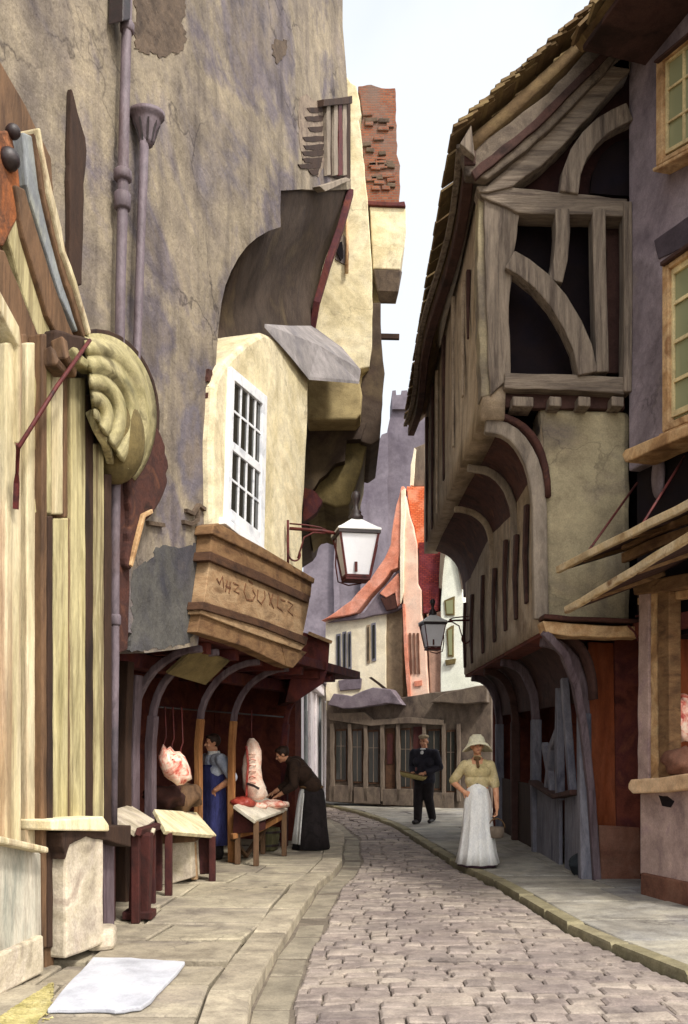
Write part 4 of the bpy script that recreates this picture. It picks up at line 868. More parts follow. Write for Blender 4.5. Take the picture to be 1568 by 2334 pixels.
# frame of the gable end
gp('corner_post', [(1104, 425), (1160, 430), (1186, 480), (1178, 540), (1168, 600), (1160, 700), (1164, 860), (1118, 900), (1112, 800), (1108, 640), (1102, 500)], 9.97, .28, M['timber'], 2, .014)
gp('corner_post', [(1090, 440), (1106, 436), (1112, 640), (1118, 900), (1096, 905), (1088, 640)], 10.02, .25, M['gableplaster'], 2)
gp('tie_beam', [(1086, 422), (1150, 424), (1300, 440), (1430, 452), (1434, 492), (1300, 488), (1180, 484), (1096, 446)], 9.93, .26, M['timberh'], 2, .014)
gp('sill_beam', [(1150, 848), (1300, 852), (1424, 858), (1424, 898), (1300, 888), (1150, 884)], 9.93, .26, M['timberh'], 2, .014)
gp('rafter', [(1092, 436), (1130, 404), (1200, 342), (1300, 246), (1376, 168), (1436, 110), (1436, 160), (1390, 210), (1300, 312), (1230, 380), (1168, 424), (1110, 438)], 9.90, .26, M['timberh'], 2.5, .014)
gp('purlin_board', [(1050, 350), (1130, 300), (1250, 210), (1330, 120), (1400, 60), (1436, 90), (1376, 168), (1300, 246), (1200, 342), (1110, 408), (1062, 400)], 9.82, .14, mat('sunbleached_oak', ['#3d342d', '#5c5147', '#6b5f52', '#4a4038'], scale=3, rough=.95, bump=.5), 2.5, .02)
gp('verge_board', [(1074, 390), (1120, 352), (1220, 270), (1310, 180), (1380, 110), (1436, 60), (1436, 78), (1384, 128), (1314, 200), (1224, 292), (1124, 376), (1084, 408)], 9.78, .06, M['timberdark'], 2, .01)
# curved brace of the loft
arc = [(1292, 448), (1300, 400), (1316, 360), (1340, 325), (1370, 296), (1400, 278), (1430, 266)]
b = MB(); b.path([P(x, y, 9.98) for x, y in arc], .2, .17, side=(0, 1, 0), jit=.006); b.build('loft_brace', M['timber'], tf, bevel=.014)
gp('loft_panel', [(1345, 440), (1350, 395), (1372, 350), (1400, 325), (1480, 300), (1480, 450)], 10.16, .05, M['void'], 1, 0)
# uprights and the long slanting brace
def tpath(name, pix, w, d=10.02, h=.2, m=M['timber']):
    b = MB(); b.path([P(x, y, d) for x, y in pix], w, h, side=(0, 1, 0), jit=.005); return b.build(name, m, tf, bevel=.012)
tpath('stud', [(1277, 486), (1278, 540), (1274, 600), (1262, 650)], .155)
tpath('stud', [(1360, 488), (1362, 620), (1366, 740), (1368, 856)], .14)
tpath('stud', [(1424, 470), (1426, 660), (1424, 900)], .09, 10.0)
gp('plank', [(1380, 500), (1418, 500), (1416, 850), (1384, 850)], 10.2, .06, M['timberdark'], 2, .01)
tpath('slanting_brace', [(1158, 600), (1190, 618), (1230, 650), (1268, 694), (1300, 750), (1322, 800), (1334, 858)], .21, 9.98, .2)
# jetty joist ends and brackets under the gable
for x0, x1 in ((1168, 1216), (1252, 1280), (1318, 1346), (1394, 1422)):
    gp('joist_end', [(x0, 902), (x1, 904), (x1, 926), (x0, 924)], 9.92, .3, M['timber'], 1, .012)
gp('jetty_shadow_board', [(1130, 888), (1424, 900), (1424, 932), (1130, 928)], 10.08, .1, M['timberdark'], 1, .01)
# first floor gable wall
gp('gable_wall', [(1226, 926), (1300, 930), (1438, 936), (1438, 1420), (1244, 1425), (1238, 1300), (1240, 1100), (1236, 1000)], 10.12, .3, M['gableplaster'], 1.5, .07)
# street side: upper jetty wall, curving eave to lower edge
SY0, SY1 = 10.03, 17.2
def side_wall(x, z0, z1, y0, y1, m, name, thick=.25, sag=.04):
    b = MB(); nv, nu = 10, 10
    g = []
    for j in range(nv + 1):
        z = z0 + (z1 - z0) * j / nv
        g.append([b.bm.verts.new((x + sag * noise.noise(V(z * .8, (y0 + (y1 - y0) * i / nu) * .5, 3.1)), y0 + (y1 - y0) * i / nu, z)) for i in range(nu + 1)])
    for r0, r1 in zip(g, g[1:]):
        for i in range(nu): b.face([r0[i], r0[i + 1], r1[i + 1], r1[i]])
    o = b.build(name, m, tf, smooth=True)
    s = o.modifiers.new('t', 'SOLIDIFY'); s.thickness = thick; s.offset = 1 if o.data.polygons[0].normal.x > 0 else -1
    return o
side_wall(1.50, 5.15, 7.85, SY0, SY1, M['sideplaster'], 'street_wall')
side_wall(2.17, 2.85, 5.3, 10.15, 16.6, M['sideplaster'], 'street_wall')
# core filling
b = MB(); b.box((3.4, 13.9, 6.5), (3.3, 6.6, 2.6)); b.box((3.7, 13.7, 3.95), (2.5, 6.2, 2.2)); b.build('core', M['void'], tf)
# drooping eave with dark soffit; roof slope
ev = []
for i in range(15):
    t = i / 14; y = 9.8 + 7.6 * t
    ev.append(V(1.27 + .06 * math.sin(t * 9) - .10 * t * t, y, 7.98 - .12 * math.sin(t * math.pi) - .35 * t * t))
b = MB(); nr = 12; g = []
for j in range(nr + 1):
    g.append([b.bm.verts.new(p + V(2.2 * j / nr, 0, 2.0 * j / nr + .03 * noise.noise(p + V(j, 0, 0)))) for p in ev])
for r0, r1 in zip(g, g[1:]):
    for i in range(len(ev) - 1): b.face([r0[i], r0[i + 1], r1[i + 1], r1[i]])
o = b.build('roof', M['tile'], tf, smooth=True); s = o.modifiers.new('t', 'SOLIDIFY'); s.thickness = .12; s.offset = -1
# ragged verge tiles
b = MB()
for i in range(44):
    t = i / 43; p = V(1.22, 9.72, 8.02) + V(2.35, 0, 2.12) * t
    b.box(p + V(0, .08 + random.uniform(-.03, .03), .07 + random.uniform(-.015, .025)), (.16, .34, .028), Matrix.Rotation(-R(28) + random.uniform(-.12, .12), 3, 'Y'))
b.build('verge_tiles', M['tile'], tf)
b = MB()
for k in range(10):
    for i in range(24):
        p = V(1.25 + 2.2 * k / 10, 9.86 + i * .32, 8.05 + 2.0 * k / 10 - .3 * (i / 24) ** 2)
        b.box(p + V(0, random.uniform(-.02, .02), .05), (.3, .3, .025), Matrix.Rotation(-R(36) + random.uniform(-.06, .06), 3, 'Y'))
b.build('roof_tiles', M['tile'], tf)
b = MB(); b.path([p + V(.07, 0, -.14) for p in ev], .16, .12, side=(1, 0, 0)); b.build('eave_board', M['timberdark'], tf, bevel=.015)
b = MB(); b.path([p + V(-.04, 0, -.02) for p in ev], .05, .07, side=(1, 0, 0)); b.build('gutter_board', M['timber'], tf, bevel=.01)
b = MB(); b.prism([V(1.22, 9.7, 7.92), V(1.38, 9.7, 7.78), V(1.34, 9.7, 8.12)], V(0, .2, 0)); b.build('kneeler', M['timber'], tf, bevel=.01)
# long stains and boards on the upper street wall
for (y0, z1, z0, w) in ((10.9, 7.2, 6.4, .10), (11.4, 7.3, 5.9, .16), (12.4, 7.6, 5.6, .14), (13.6, 7.6, 5.5, .2), (14.6, 7.5, 5.25, .12), (15.4, 7.6, 5.2, .22), (16.4, 7.4, 5.2, .18)):
    b = MB(); b.path([V(1.47, y0, z1), V(1.475, y0 + .08, (z0 + z1) / 2), V(1.47, y0 + .02, z0)], w, .05, side=(1, 0, 0), taper=.5); b.build('stud', M['sideplaster'] if w in (.14, .12, .16) else M['timberdark'], tf, bevel=.01)
# coved jetty with curved ribs between the upper and first floors
def cove(y0, y1, xt, zt, xb, zb, m, name):
    b = MB(); g = []
    for k in range(11):
        a = k / 10 * math.pi / 2
        x = xt + (xb - xt) * math.sin(a); z = zb + (zt - zb) * math.cos(a)
        # bulging quarter circle: flat under the jetty, then down the wall
        x = xt + (xb - xt) * (1 - (1 - k / 10) ** 2); z = zt + (zb - zt) * (k / 10) ** 2
        g.append([b.bm.verts.new((x, y0 + (y1 - y0) * i / 8, z)) for i in range(9)])
    for r0, r1 in zip(g, g[1:]):
        for i in range(8): b.face([r0[i], r0[i + 1], r1[i + 1], r1[i]])
    o = b.build(name, m, tf, smooth=True); s = o.modifiers.new('t', 'SOLIDIFY'); s.thickness = .06; s.offset = 1 if o.data.polygons[0].normal.z > 0 else -1
    return o
cove(10.05, 17.0, 1.53, 5.17, 2.2, 4.3, M['redbrown'], 'jetty_cove')
def rib(y, xt, zt, xb, zb, m, w=.13, h=.12, ext=0.0):
    pts = []
    for k in range(11):
        pts.append(V(xt + (xb - xt) * (1 - (1 - k / 10) ** 2) - .05, y, zt + (zb - zt) * (k / 10) ** 2 - .03))
    if ext: pts += [pts[-1] - V(.0, 0, ext * .5), pts[-1] - V(-.01, 0, ext)]
    b = MB(); b.path(pts, w, h, side=(0, 1, 0), jit=.006); return b.build('rib', m, tf, bevel=.02)
rib(10.14, 1.6, 5.12, 2.2, 4.0, M['rib'], .16, .12, 1.0)
for i, (y, e, ww) in enumerate(((11.6, .5, .10), (13.4, .7, .09))):
    rib(y, 1.6 + .05 * (i % 3), 5.1 - .06 * (i % 2), 2.2, 4.35 + .08 * (i % 3), M['sideplaster'] if i else M['rib'], ww, .06, e)
# dark studs down the first floor street wall
for i, (y, z1, z0) in enumerate(((10.8, 4.4, 3.25), (11.45, 4.2, 3.15), (12.2, 4.3, 3.1), (13.1, 4.1, 3.05), (14.2, 4.2, 3.0), (15.4, 4.1, 2.95), (16.3, 4.1, 2.95))):
    b = MB(); b.path([V(2.14, y, z1), V(2.13, y + .06, (z1 + z0) / 2), V(2.14, y + .02, z0)], .13, .05, side=(1, 0, 0), taper=.75); b.build('stud', M['timberdark'], tf, bevel=.01)
# ground floor: cove down to a recessed shopfront
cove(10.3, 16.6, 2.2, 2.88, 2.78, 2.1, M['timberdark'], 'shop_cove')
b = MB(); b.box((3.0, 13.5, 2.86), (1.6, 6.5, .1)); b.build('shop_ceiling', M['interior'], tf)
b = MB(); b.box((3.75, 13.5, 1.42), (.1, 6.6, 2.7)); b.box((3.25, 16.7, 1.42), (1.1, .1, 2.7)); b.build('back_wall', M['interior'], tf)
for y, m in ((10.55, 'greyhatch'), (13.2, 'greyhatch'), (16.3, 'greyhatch'), (14.8, 'timberdark')):
    rib(y, 2.3, 2.8, 2.8, 1.9, M['post'] if y != 14.8 else M['timberdark'], .12, .12)
    b = MB(); b.path([V(2.76, y, 0), V(2.75, y, 1.0), V(2.75, y, 1.95)], .14, .14, side=(1, 0, 0), jit=.004); b.build('shop_post', M[m], tf, bevel=.015)
# half-height slate grey boards with a notched top, and the forked hatch post
def sb(name, pts, x, m, th=.05):
    b = MB(); b.prism([V(x, y, z) for y, z in pts], V(th, 0, 0)); return b.build(name, m, tf, bevel=.01)
sb('shop_boards', [(10.65, .05), (11.45, .05), (11.45, 1.02), (11.1, .98), (10.65, 1.05)], 2.74, M['greyhatch'])
sb('shop_boards', [(11.75, .05), (13.1, .05), (13.1, 1.1), (12.6, .92), (12.1, .95), (11.75, .98)], 2.74, M['greyhatch'])
sb('shop_boards', [(13.3, .05), (16.2, .05), (16.2, 1.0), (13.3, 1.0)], 2.78, M['darkbrown'])
b = MB(); b.path([V(2.72, 11.6, .9), V(2.7, 11.55, 1.5), V(2.7, 11.5, 2.3)], .14, .1, side=(1, 0, 0)); b.build('hatch_post', M['greyhatch'], tf, bevel=.012)
b = MB(); b.path([V(2.72, 12.3, 1.0), V(2.7, 11.95, 1.55), V(2.7, 11.6, 1.75)], .12, .09, side=(1, 0, 0)); b.build('hatch_brace', M['greyhatch'], tf, bevel=.012)
b = MB(); b.path([V(2.7, 12.4, 1.6), V(2.71, 12.1, 1.2), V(2.72, 12.0, .95)], .1, .09, side=(1, 0, 0)); b.build('hatch_brace', M['greyhatch'], tf, bevel=.012)
b = MB(); b.path([V(2.7, 11.3, 2.4), V(2.71, 11.1, 1.6), V(2.72, 10.95, 1.0)], .1, .09, side=(1, 0, 0)); b.build('hatch_brace', M['greyhatch'], tf, bevel=.012)
b = MB(); b.path([V(2.69, 10.7, 1.04), V(2.68, 11.6, .94), V(2.69, 13.1, 1.06)], .06, .14, side=(1, 0, 0)); b.build('counter_rail', M['timberdark'], tf, bevel=.01)
# doorway in the end wall
gp('door_lintel', [(1236, 1414), (1300, 1420), (1460, 1428), (1462, 1452), (1300, 1450), (1244, 1440)], 9.9, .3, M['winframe'], 1.5, .015)
gp('lintel_ledge', [(1240, 1398), (1300, 1404), (1458, 1410), (1458, 1418), (1300, 1414), (1240, 1408)], 9.84, .3, M['redbrown'], 1, .01)
gp('door', [(1340, 1462), (1420, 1466), (1418, 2012), (1350, 2010)], 10.75, .06, M['doorbrown'], 0, .01)
gp('door_reveal', [(1400, 1455), (1462, 1455), (1462, 2030), (1408, 2026)], 10.7, .05, M['interior'], 0, 0)
gp('door_step_board', [(1364, 1880), (1458, 1886), (1460, 2022), (1368, 2012)], 10.45, .06, M['plinth'], 1, .01)
gp('passage_wall', [(1304, 1440), (1470, 1450), (1470, 2030), (1304, 2000)], 11.4, .08, M['interior'], 0, 0)
b = MB(); b.path([P(1240, 1440, 9.95), P(1285, 1490, 10.05), P(1312, 1560, 10.2), P(1330, 1660, 10.35), P(1346, 1800, 10.45), P(1360, 2010, 10.45)], .085, .11, side=(0, 1, 0)); b.build('curved_post', M['post'], tf, bevel=.015)

# ---------------------------------------------------------------- mauve house at the right edge
RF = Frame((3.14, 9.77), (-.278, 1.0))
mh = thing('mauve_house', 'mauve plastered house at the right edge with buff windows, wooden flap awnings and stone stallboard', 'house', RF.at(0, 0, -.3))
uR = RF.U(1700); uL = RF.U(1432)
def rp_(name, pix, out, thick, m, w=1.0, bev=.012, parent=None, step=40):
    b = MB(); b.panel(RF, pix, out, thick, w, step); return b.build(name, m, parent or mh, bevel=bev)
b = MB(); b.ubox(RF, uR - .6, uL, 4.55, 9.4, 0, -2.5); b.build('wall', M['purplewall'], mh, bevel=.02)
b = MB(); b.ubox(RF, uR - .6, uL + .02, 2.7, 4.548, -.12, -2.5); b.build('shop_wall', M['void'], mh)
b = MB(); b.ball(RF.px(1500, 1085, -.1), 1, 16, 10, (.05, .16, .24)); b.build('round_patch', M['purplewall'], mh, smooth=True)
def win(pix, cols=2, rows=3):
    TL, TR, BR, BL = pix
    def sp(u, v): return lerp2(lerp2(TL, TR, u), lerp2(BL, BR, u), v)
    def bar(mb, u0, v0, u1, v1, o, t): mb.prism([RF.px(*sp(u, v), o) for u, v in ((u0, v0), (u1, v0), (u1, v1), (u0, v1))], -RF.n * t)
    b = MB()
    bar(b, -.14, -.05, .0, 1.05, .1, .12); bar(b, .0, -.05, 1.1, .0, .1, .12); bar(b, 1.0, .002, 1.1, 1.05, .1, .12); bar(b, .0, 1.0, .998, 1.05, .1, .12)
    w = b.build('window', M['winframe'], mh, bevel=.01)
    b = MB(); bar(b, -.22, 1.052, 1.14, 1.09, .2, .2); b.build('sill', M['winframe'], w, bevel=.01)
    b = MB(); bar(b, -.19, -.08, 1.12, -.052, .15, .15); b.build('drip', M['timberdark'], w, bevel=.008)
    b = MB(); bar(b, 0, 0, 1, 1, .03, .02); b.build('pane', M['green_pane'], w)  # pale green glass colour stands for light reflected in the pane
    b = MB(); bar(b, .03, .02, .12, .98, .06, .03); bar(b, .88, .02, .97, .98, .06, .03); bar(b, .121, .02, .879, .06, .06, .03); bar(b, .121, .94, .879, .98, .06, .03)
    b.build('sash', M['cream_far'], w, bevel=.004)
    b = MB()
    for i in range(1, cols): bar(b, i / cols - .025, .061, i / cols + .025, .939, .05, .02)
    for i in range(1, rows): bar(b, .121, i / rows - .012, .879, i / rows + .012, .055, .018)
    b.build('glazing_bars', M['cream_far'], w, bevel=.003)
win([(1508, 140), (1606, 60), (1606, 305), (1508, 360)], 2, 3)
win([(1522, 612), (1620, 545), (1620, 920), (1522, 962)], 2, 4)
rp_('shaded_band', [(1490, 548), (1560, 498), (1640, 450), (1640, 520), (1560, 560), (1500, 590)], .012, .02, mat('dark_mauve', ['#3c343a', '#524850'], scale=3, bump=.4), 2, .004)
# cornice over the shop
rp_('cornice', [(1416, 1036), (1424, 1024), (1500, 992), (1640, 934), (1640, 962), (1500, 1020), (1424, 1054)], .34, .36, M['winframe'], 1, .015)
# eave and roof
b = MB(); e0, e1 = P(1322, 84, 9.5), P(1322, 84, 9.5) + V(.278, -1, 0) * 3.2
b.slab([e0, e1, e1 + V(1.5, .4, 1.5), e0 + V(1.5, .4, 1.5)], .14); b.build('roof', M['tile'], mh)
b = MB()
for k in range(5):
    for i in range(11):
        p = e0 + V(.278, -1, 0) * (i * .29 + .1) + V(.16, .05, .16) * (k * 1.2) + V(0, 0, .04)
        b.box(p, (.3, .27, .03), Matrix.Rotation(-R(42) + random.uniform(-.08, .08), 3, 'Y'))
b.build('roof_tiles', M['tile'], mh)
b = MB(); b.slab([e0 + V(.02, -.02, -.1), e1 + V(.02, 0, -.1), e1 + V(.95, .25, -.1), e0 + V(.95, .25, -.1)], .06); b.build('soffit', M['timberdark'], mh, bevel=.01)
b = MB(); b.path([e0 + V(.0, .03, -.02), e0 + V(1.4, .4, 1.42)], .16, .2); b.build('verge_board', M['tile'], mh, bevel=.02)
gp('wall_return', [(1345, 100), (1436, 100), (1436, 160), (1376, 150)], 9.9, .2, M['timber'], 1, .01, mh)
# flap awnings with iron stays
def awning(pL, pR, out, rise, back, name):
    a, c = RF.px(*pL, out), RF.px(*pR, out); c = a + (c - a) * 1.25
    bk = -RF.n * back + V(0, 0, rise)
    b = MB(); n = 7
    for i in range(n):
        t0, t1 = i / n + .006, (i + 1) / n - .006
        b.slab([a.lerp(c, t0), a.lerp(c, t1), a.lerp(c, t1) + bk, a.lerp(c, t0) + bk], .03)
    o = b.build(name, M['timberdark'], mh, bevel=.004)
    b = MB(); b.path([a - (c - a) * .02, c], .05, .075, side=(0, 0, 1), seg=8, jit=.005); b.build('edge_board', M['awning'], o, bevel=.01)
    for t in (.18, .5, .85):
        p = a.lerp(c, t); b = MB(); b.path([p + V(0, 0, -.03), p + bk * .96 + V(0, 0, -.05)], .05, .05); b.build('batten', M['sign'], o, bevel=.006)
    return a, c, bk, o
a, c, bk, o = awning((1276, 1296), (1568, 1150), .9, .28, .85, 'upper_awning')
for t, q in ((.2, (1452, 1100)), (.55, (1560, 1040))):
    b = MB(); b.tube([a.lerp(c, t) + V(0, 0, .02), RF.px(q[0], q[1], .0)], .012, 8); b.build('stay_rod', M['rediron'], o, smooth=True)
awning((1296, 1388), (1568, 1226), .9, .32, .85, 'lower_awning')
# inner boarded flap stacked between the awnings
for k, (y0, y1) in enumerate(((1232, 1190), (1262, 1222))):
    b = MB(); b.path([RF.px(1420, y0 + 10, .6), RF.px(1500, (y0 + y1) / 2 - 6, .6), RF.px(1600, y1 - 20, .6)], .05, .1, side=(0, 0, 1)); b.build('flap_board', M['sign'], mh, bevel=.01)
# shop posts
rp_('shop_post', [(1455, 1330), (1478, 1330), (1478, 1782), (1452, 1786)], .12, .14, M['pinkriser'], 1, .012)
rp_('shop_post', [(1480, 1325), (1496, 1322), (1498, 1780), (1481, 1782)], .09, .12, M['winframe'], 1, .01)
rp_('shop_post', [(1498, 1320), (1524, 1316), (1526, 1776), (1500, 1779)], .12, .14, M['sign'], 1, .012)
rp_('shop_lintel', [(1440, 1330), (1500, 1318), (1640, 1290), (1640, 1322), (1500, 1350), (1444, 1356)], .15, .16, M['sign'], 1, .012)
rp_('shop_lintel', [(1452, 1362), (1640, 1330), (1640, 1352), (1452, 1378)], .05, .1, M['winframe'], 1, .01)
b = MB(); b.ubox(RF, uR - .6, uL - .1, 0, 2.95, -1.3, -1.45); b.build('shop_back_wall', M['doorbrown'], mh)
b = MB(); b.ubox(RF, uR - .6, uL - .05, 2.75, 2.9, -.02, -1.5); b.build('shop_ceiling', M['interior'], mh)
b = MB(); b.ubox(RF, uL - .42, uL - .36, 0, 2.74, -.1, -1.29); b.build('shop_partition', M['doorbrown'], mh)
rp_('stallboard', [(1430, 1786), (1436, 1776), (1500, 1772), (1640, 1752), (1640, 1790), (1500, 1806), (1440, 1808), (1430, 1798)], .3, 1.1, M['peach'], .8, .02)
rp_('riser', [(1458, 1808), (1640, 1792), (1640, 2030), (1458, 1992)], .16, 1.2, M['pinkriser'], 0, .015)
rp_('plinth', [(1459, 1988), (1640, 2026), (1640, 2096), (1459, 2042)], .2, 1.2, M['plinth'], 0, .015)
rp_('vent_hole', [(1500, 1812), (1520, 1814), (1536, 1826), (1528, 1840), (1508, 1836)], .165, .02, M['void'], 1, .003, step=12)
# hanging iron hook by the door lintel
b = MB(); b.tube([P(1448, 1404, 9.75), P(1462, 1402, 9.75), P(1462, 1480, 9.76)], .014, 8); b.tube([P(1430, 1424, 9.75), P(1446, 1440, 9.75), P(1460, 1470, 9.76)], .012, 8); b.build('iron_bracket', M['rediron'], mh, smooth=True)

# second street lamp, on the timber house
street_lamp('street_lamp', 'smaller white glass lantern on a thin bracket before the white gabled house', V(2.12, 15.6, EYE + (YH - 1413) / F * 15.6), P(986, 1418, 15.5), .18, -1)
# ---------------------------------------------------------------- stall tables, boards and meat (left)
def board(name, label, corners, m, cat='board', th=.04, group=None):
    b = MB(); b.slab(corners, th); o = b.build(name, m, None, bevel=.006); return tag(o, label, cat, group)
def stall(name, label, corners, legs_h, m, legm, cat='stall table', riser=None):
    c = sum((Vector(q) for q in corners), V(0, 0, 0)) / len(corners)
    t = thing(name, label, cat, (c.x, c.y, PZ))
    b = MB(); b.slab(corners, .045); b.build('top', m, t, bevel=.006)
    n = len(corners)
    for q in corners:
        q = Vector(q); f = q.lerp(c, .14); b = MB(); b.path([V(f.x, f.y, PZ), V(f.x, f.y, q.lerp(c, .14).z - .035)], .07, .07, side=(0, 1, 0)); b.build('leg', legm, t, bevel=.008)
    return t
S1 = [P(244, 1848, 7.9), P(296, 1833, 9.1), P(353, 1868, 8.9), P(311, 1896, 7.8)]
t1 = stall('stall_table', 'sloping pale board on dark legs next to the stone pier', S1, 0, M['palestone'], M['oxdark'])
b = MB(); b.slab([p + V(0, 0, -.005) for p in (P(306, 1900, 7.78), P(312, 1884, 7.8), P(356, 1872, 8.9), P(354, 1886, 8.88))], .05); b.build('front_rail', M['oxdark'], t1, bevel=.006)
b = MB(); b.path([P(325, 1898, 8.0), P(322, 1990, 8.02), P(318, 2088, 8.05)], .17, .14, side=(0, 1, 0)); b.build('trestle_leg', M['oxdark'], t1, bevel=.012)
b = MB(); b.box(P(318, 2090, 8.05) + V(0, 0, .03), (.26, .2, .07)); b.build('foot', M['oxdark'], t1, bevel=.012)
b = MB(); b.tube([P(345, 1894, 8.3), P(352, 1896, 8.3)], .035, 10); b.build('knob', M['palestone'], t1, smooth=True)
S2 = [P(352, 1843, 9.6), P(448, 1850, 10.8), P(494, 1903, 10.3), P(378, 1893, 9.2)]
t2 = stall('stall_table', 'sloping scrubbed board over a bright cream panel, before the hanging pink joint', S2, 0, M['scrub'], M['oxdark'])
b = MB(); b.prism([P(x, y, 10.1) for x, y in [(352, 1920), (434, 1916), (438, 2000), (354, 2024)]], V(.05, .25, 0)); b.build('front_panel', M['palestone'], t2, bevel=.012)
b = MB(); b.prism([P(x, y, 10.0) for x, y in [(348, 1902), (440, 1900), (446, 1918), (350, 1924)]], V(0, .3, 0)); b.build('apron', M['brown'], t2, bevel=.01)
b = MB(); b.path([P(468, 1906, 10.4), P(470, 1950, 10.4), P(472, 1990, 10.4)], .15, .12, side=(0, 1, 0)); b.build('trestle_leg', M['oxdark'], t2, bevel=.012)
b = MB(); b.path([P(440, 1918, 10.25), P(444, 2004, 10.25)], .07, .07, side=(0, 1, 0)); b.build('panel_post', M['signpale'], t2, bevel=.008)
S3 = [P(533, 1834, 11.7), P(600, 1813, 13.0), P(656, 1842, 12.7), P(582, 1869, 11.5)]
t3 = stall('stall_table', 'white topped meat table where the stooping figure leans', S3, 0, mat('white_slab', ['#c9bfa8', '#ded6c4', '#e4dccb'], scale=3, rough=.6, bump=.15), M['brown'])
b = MB(); b.path([P(528, 1906, 11.7), P(585, 1892, 12.0), P(650, 1856, 12.75)], .06, .07, side=(0, 0, 1)); b.build('front_rail', M['warmpost'], t3, bevel=.008)
b = MB(); b.prism([P(532, 1846, 11.75), P(582, 1878, 11.6), P(582, 1896, 11.6), P(530, 1900, 11.75)], V(.1, .4, 0)); b.build('apron', M['oxdark'], t3, bevel=.008)
b = MB(); b.path([P(530, 1910, 11.9), P(560, 1950, 12.3), P(610, 1880, 13.0)], .06, .05); b.build('brace', M['brown'], t3, bevel=.006)

def lump(name, label, cat, c, r, m, sc=(1, 1, 1), amp=.25, rot=None, seed=0, group=None, freq=2.2):
    b = MB(); b.ball(c, r, 20, 14, sc, rot)
    cc = Vector(c)
    for v in b.bm.verts:
        d = v.co - cc; v.co = cc + d * (1 + amp * noise.noise(d * (freq / r) + V(seed, seed * 2, 0)))
    o = b.build(name, m, None, smooth=True); return tag(o, label, cat, group)
# hanging joint on its hooks
c = P(399, 1734, 10.0)
jt = thing('hanging_meat', 'broad pink side of meat hanging on hooks over the scrubbed board', 'meat', c)
b = MB(); pts = [(372, 1695), (380, 1706), (388, 1700), (398, 1712), (410, 1712), (422, 1724), (434, 1752), (438, 1775), (428, 1780), (418, 1788), (404, 1790), (394, 1782), (384, 1776), (374, 1768), (364, 1744), (360, 1722), (366, 1708)]
front = [P(x, y, 10.0 - .03 * random.random()) for x, y in pts]; mid = sum(front, V(0, 0, 0)) / len(front)
rings = [[mid.lerp(p, k) + V(0, dy, 0) for p in front] for k, dy in ((.02, -.125), (.3, -.12), (.62, -.10), (.88, -.06), (1, 0), (.9, .06), (.5, .09), (.02, .1))]
b.loft(rings); b.build('joint', M['meat'], jt, smooth=True)
for x, y in ((376, 1700), (394, 1704), (414, 1714)):
    b = MB(); b.tube([P(x, y + 8, 10.0), P(x - 2, y - 8, 10.0), P(x + 3, y - 22, 10.0), V(P(x, y, 10).x, 10.0, 2.0)], .008, 8); b.build('hook', M['rediron'], jt, smooth=True)
b = MB(); b.ball(P(394, 1736, 9.875), .03, 10, 8, (1, .4, 1.2)); b.build('kidney', M['redmeat'], jt, smooth=True)
# hanging carcass
c = P(577, 1760, 12.2)
hc = thing('hanging_meat', 'long pale carcass hanging beside the white topped table', 'meat', c)
b = MB(); rings = []
for (x, y, rx, ry) in ((574, 1682, .03, .03), (575, 1692, .07, .06), (577, 1710, .10, .09), (575, 1730, .115, .1), (574, 1750, .125, .11), (576, 1775, .13, .11), (582, 1795, .15, .12), (586, 1812, .14, .11), (586, 1822, .08, .07)):
    cc = P(x, y, 12.2); rings.append([cc + V(math.cos(k * math.pi / 7) * rx * (1 + .12 * math.sin(k * 2.3 + y)), math.sin(k * math.pi / 7) * ry, 0) for k in range(14)])
b.loft(rings); b.build('carcass', M['fat'], hc, smooth=True)
b = MB()
for k in range(6):
    yk = 1716 + k * 13; b.tube([P(566 + k * .6, yk + 4, 12.09), P(574, yk, 12.06), P(583, yk + 3, 12.09)], .009, 6)
b.build('rib_bones', M['meat'], hc, smooth=True)
b = MB(); b.path([P(563, 1785, 12.05), P(580, 1791, 12.02), P(590, 1797, 12.05)], .03, .03); b.build('skewer', M['iron'], hc)
b = MB(); b.path([P(562, 1700, 12.15), P(566, 1740, 12.1), P(563, 1780, 12.1), P(562, 1815, 12.1)], .03, .05, side=(0, 1, 0)); b.build('cut_edge', M['redmeat'], hc, bevel=.008)
b = MB(); b.tube([P(574, 1690, 12.2), P(573, 1660, 12.2), V(P(574, 1690, 12.2).x, 12.2, 2.05)], .008, 8); b.build('hook', M['rediron'], hc, smooth=True)
lump('cut_of_meat', 'dark red cut at the left end of the white topped table', 'meat', P(552, 1830, 12.0), .15, M['redmeat'], (1.1, .9, .55), .3, None, 1)
lump('cut_of_meat', 'small pale pink cut in the middle of the white topped table', 'meat', P(588, 1836, 12.2), .10, M['meat'], (1.3, 1, .45), .3, None, 2)
lump('cut_of_meat', 'large flat pink cut nearest the stooping figure on the table', 'meat', P(622, 1832, 12.5), .16, M['meat'], (1.3, 1, .38), .3, None, 3)
lump('offal_heap', 'dark brown heap of offal under the hanging pink joint', 'meat', P(375, 1815, 10.3), .19, M['redbrown'], (1.2, .8, .7), .45, None, 4)
lump('offal_heap', 'olive brown heap between the joint and the ochre post', 'meat', P(414, 1818, 10.5), .2, M['brown'], (1.1, .8, .8), .4, None, 5)
lump('hanging_meat', 'pink joint hanging in the shop window at the right edge', 'meat', RF.px(1556, 1640, -.1), .2, M['meat'], (.75, .6, 1.2), .35, None, 6)
lump('cut_of_meat', 'brown joint lying on the stone stallboard at the right edge', 'meat', RF.px(1552, 1735, .05), .17, M['plinth'], (1, .8, .8), .3, None, 7)
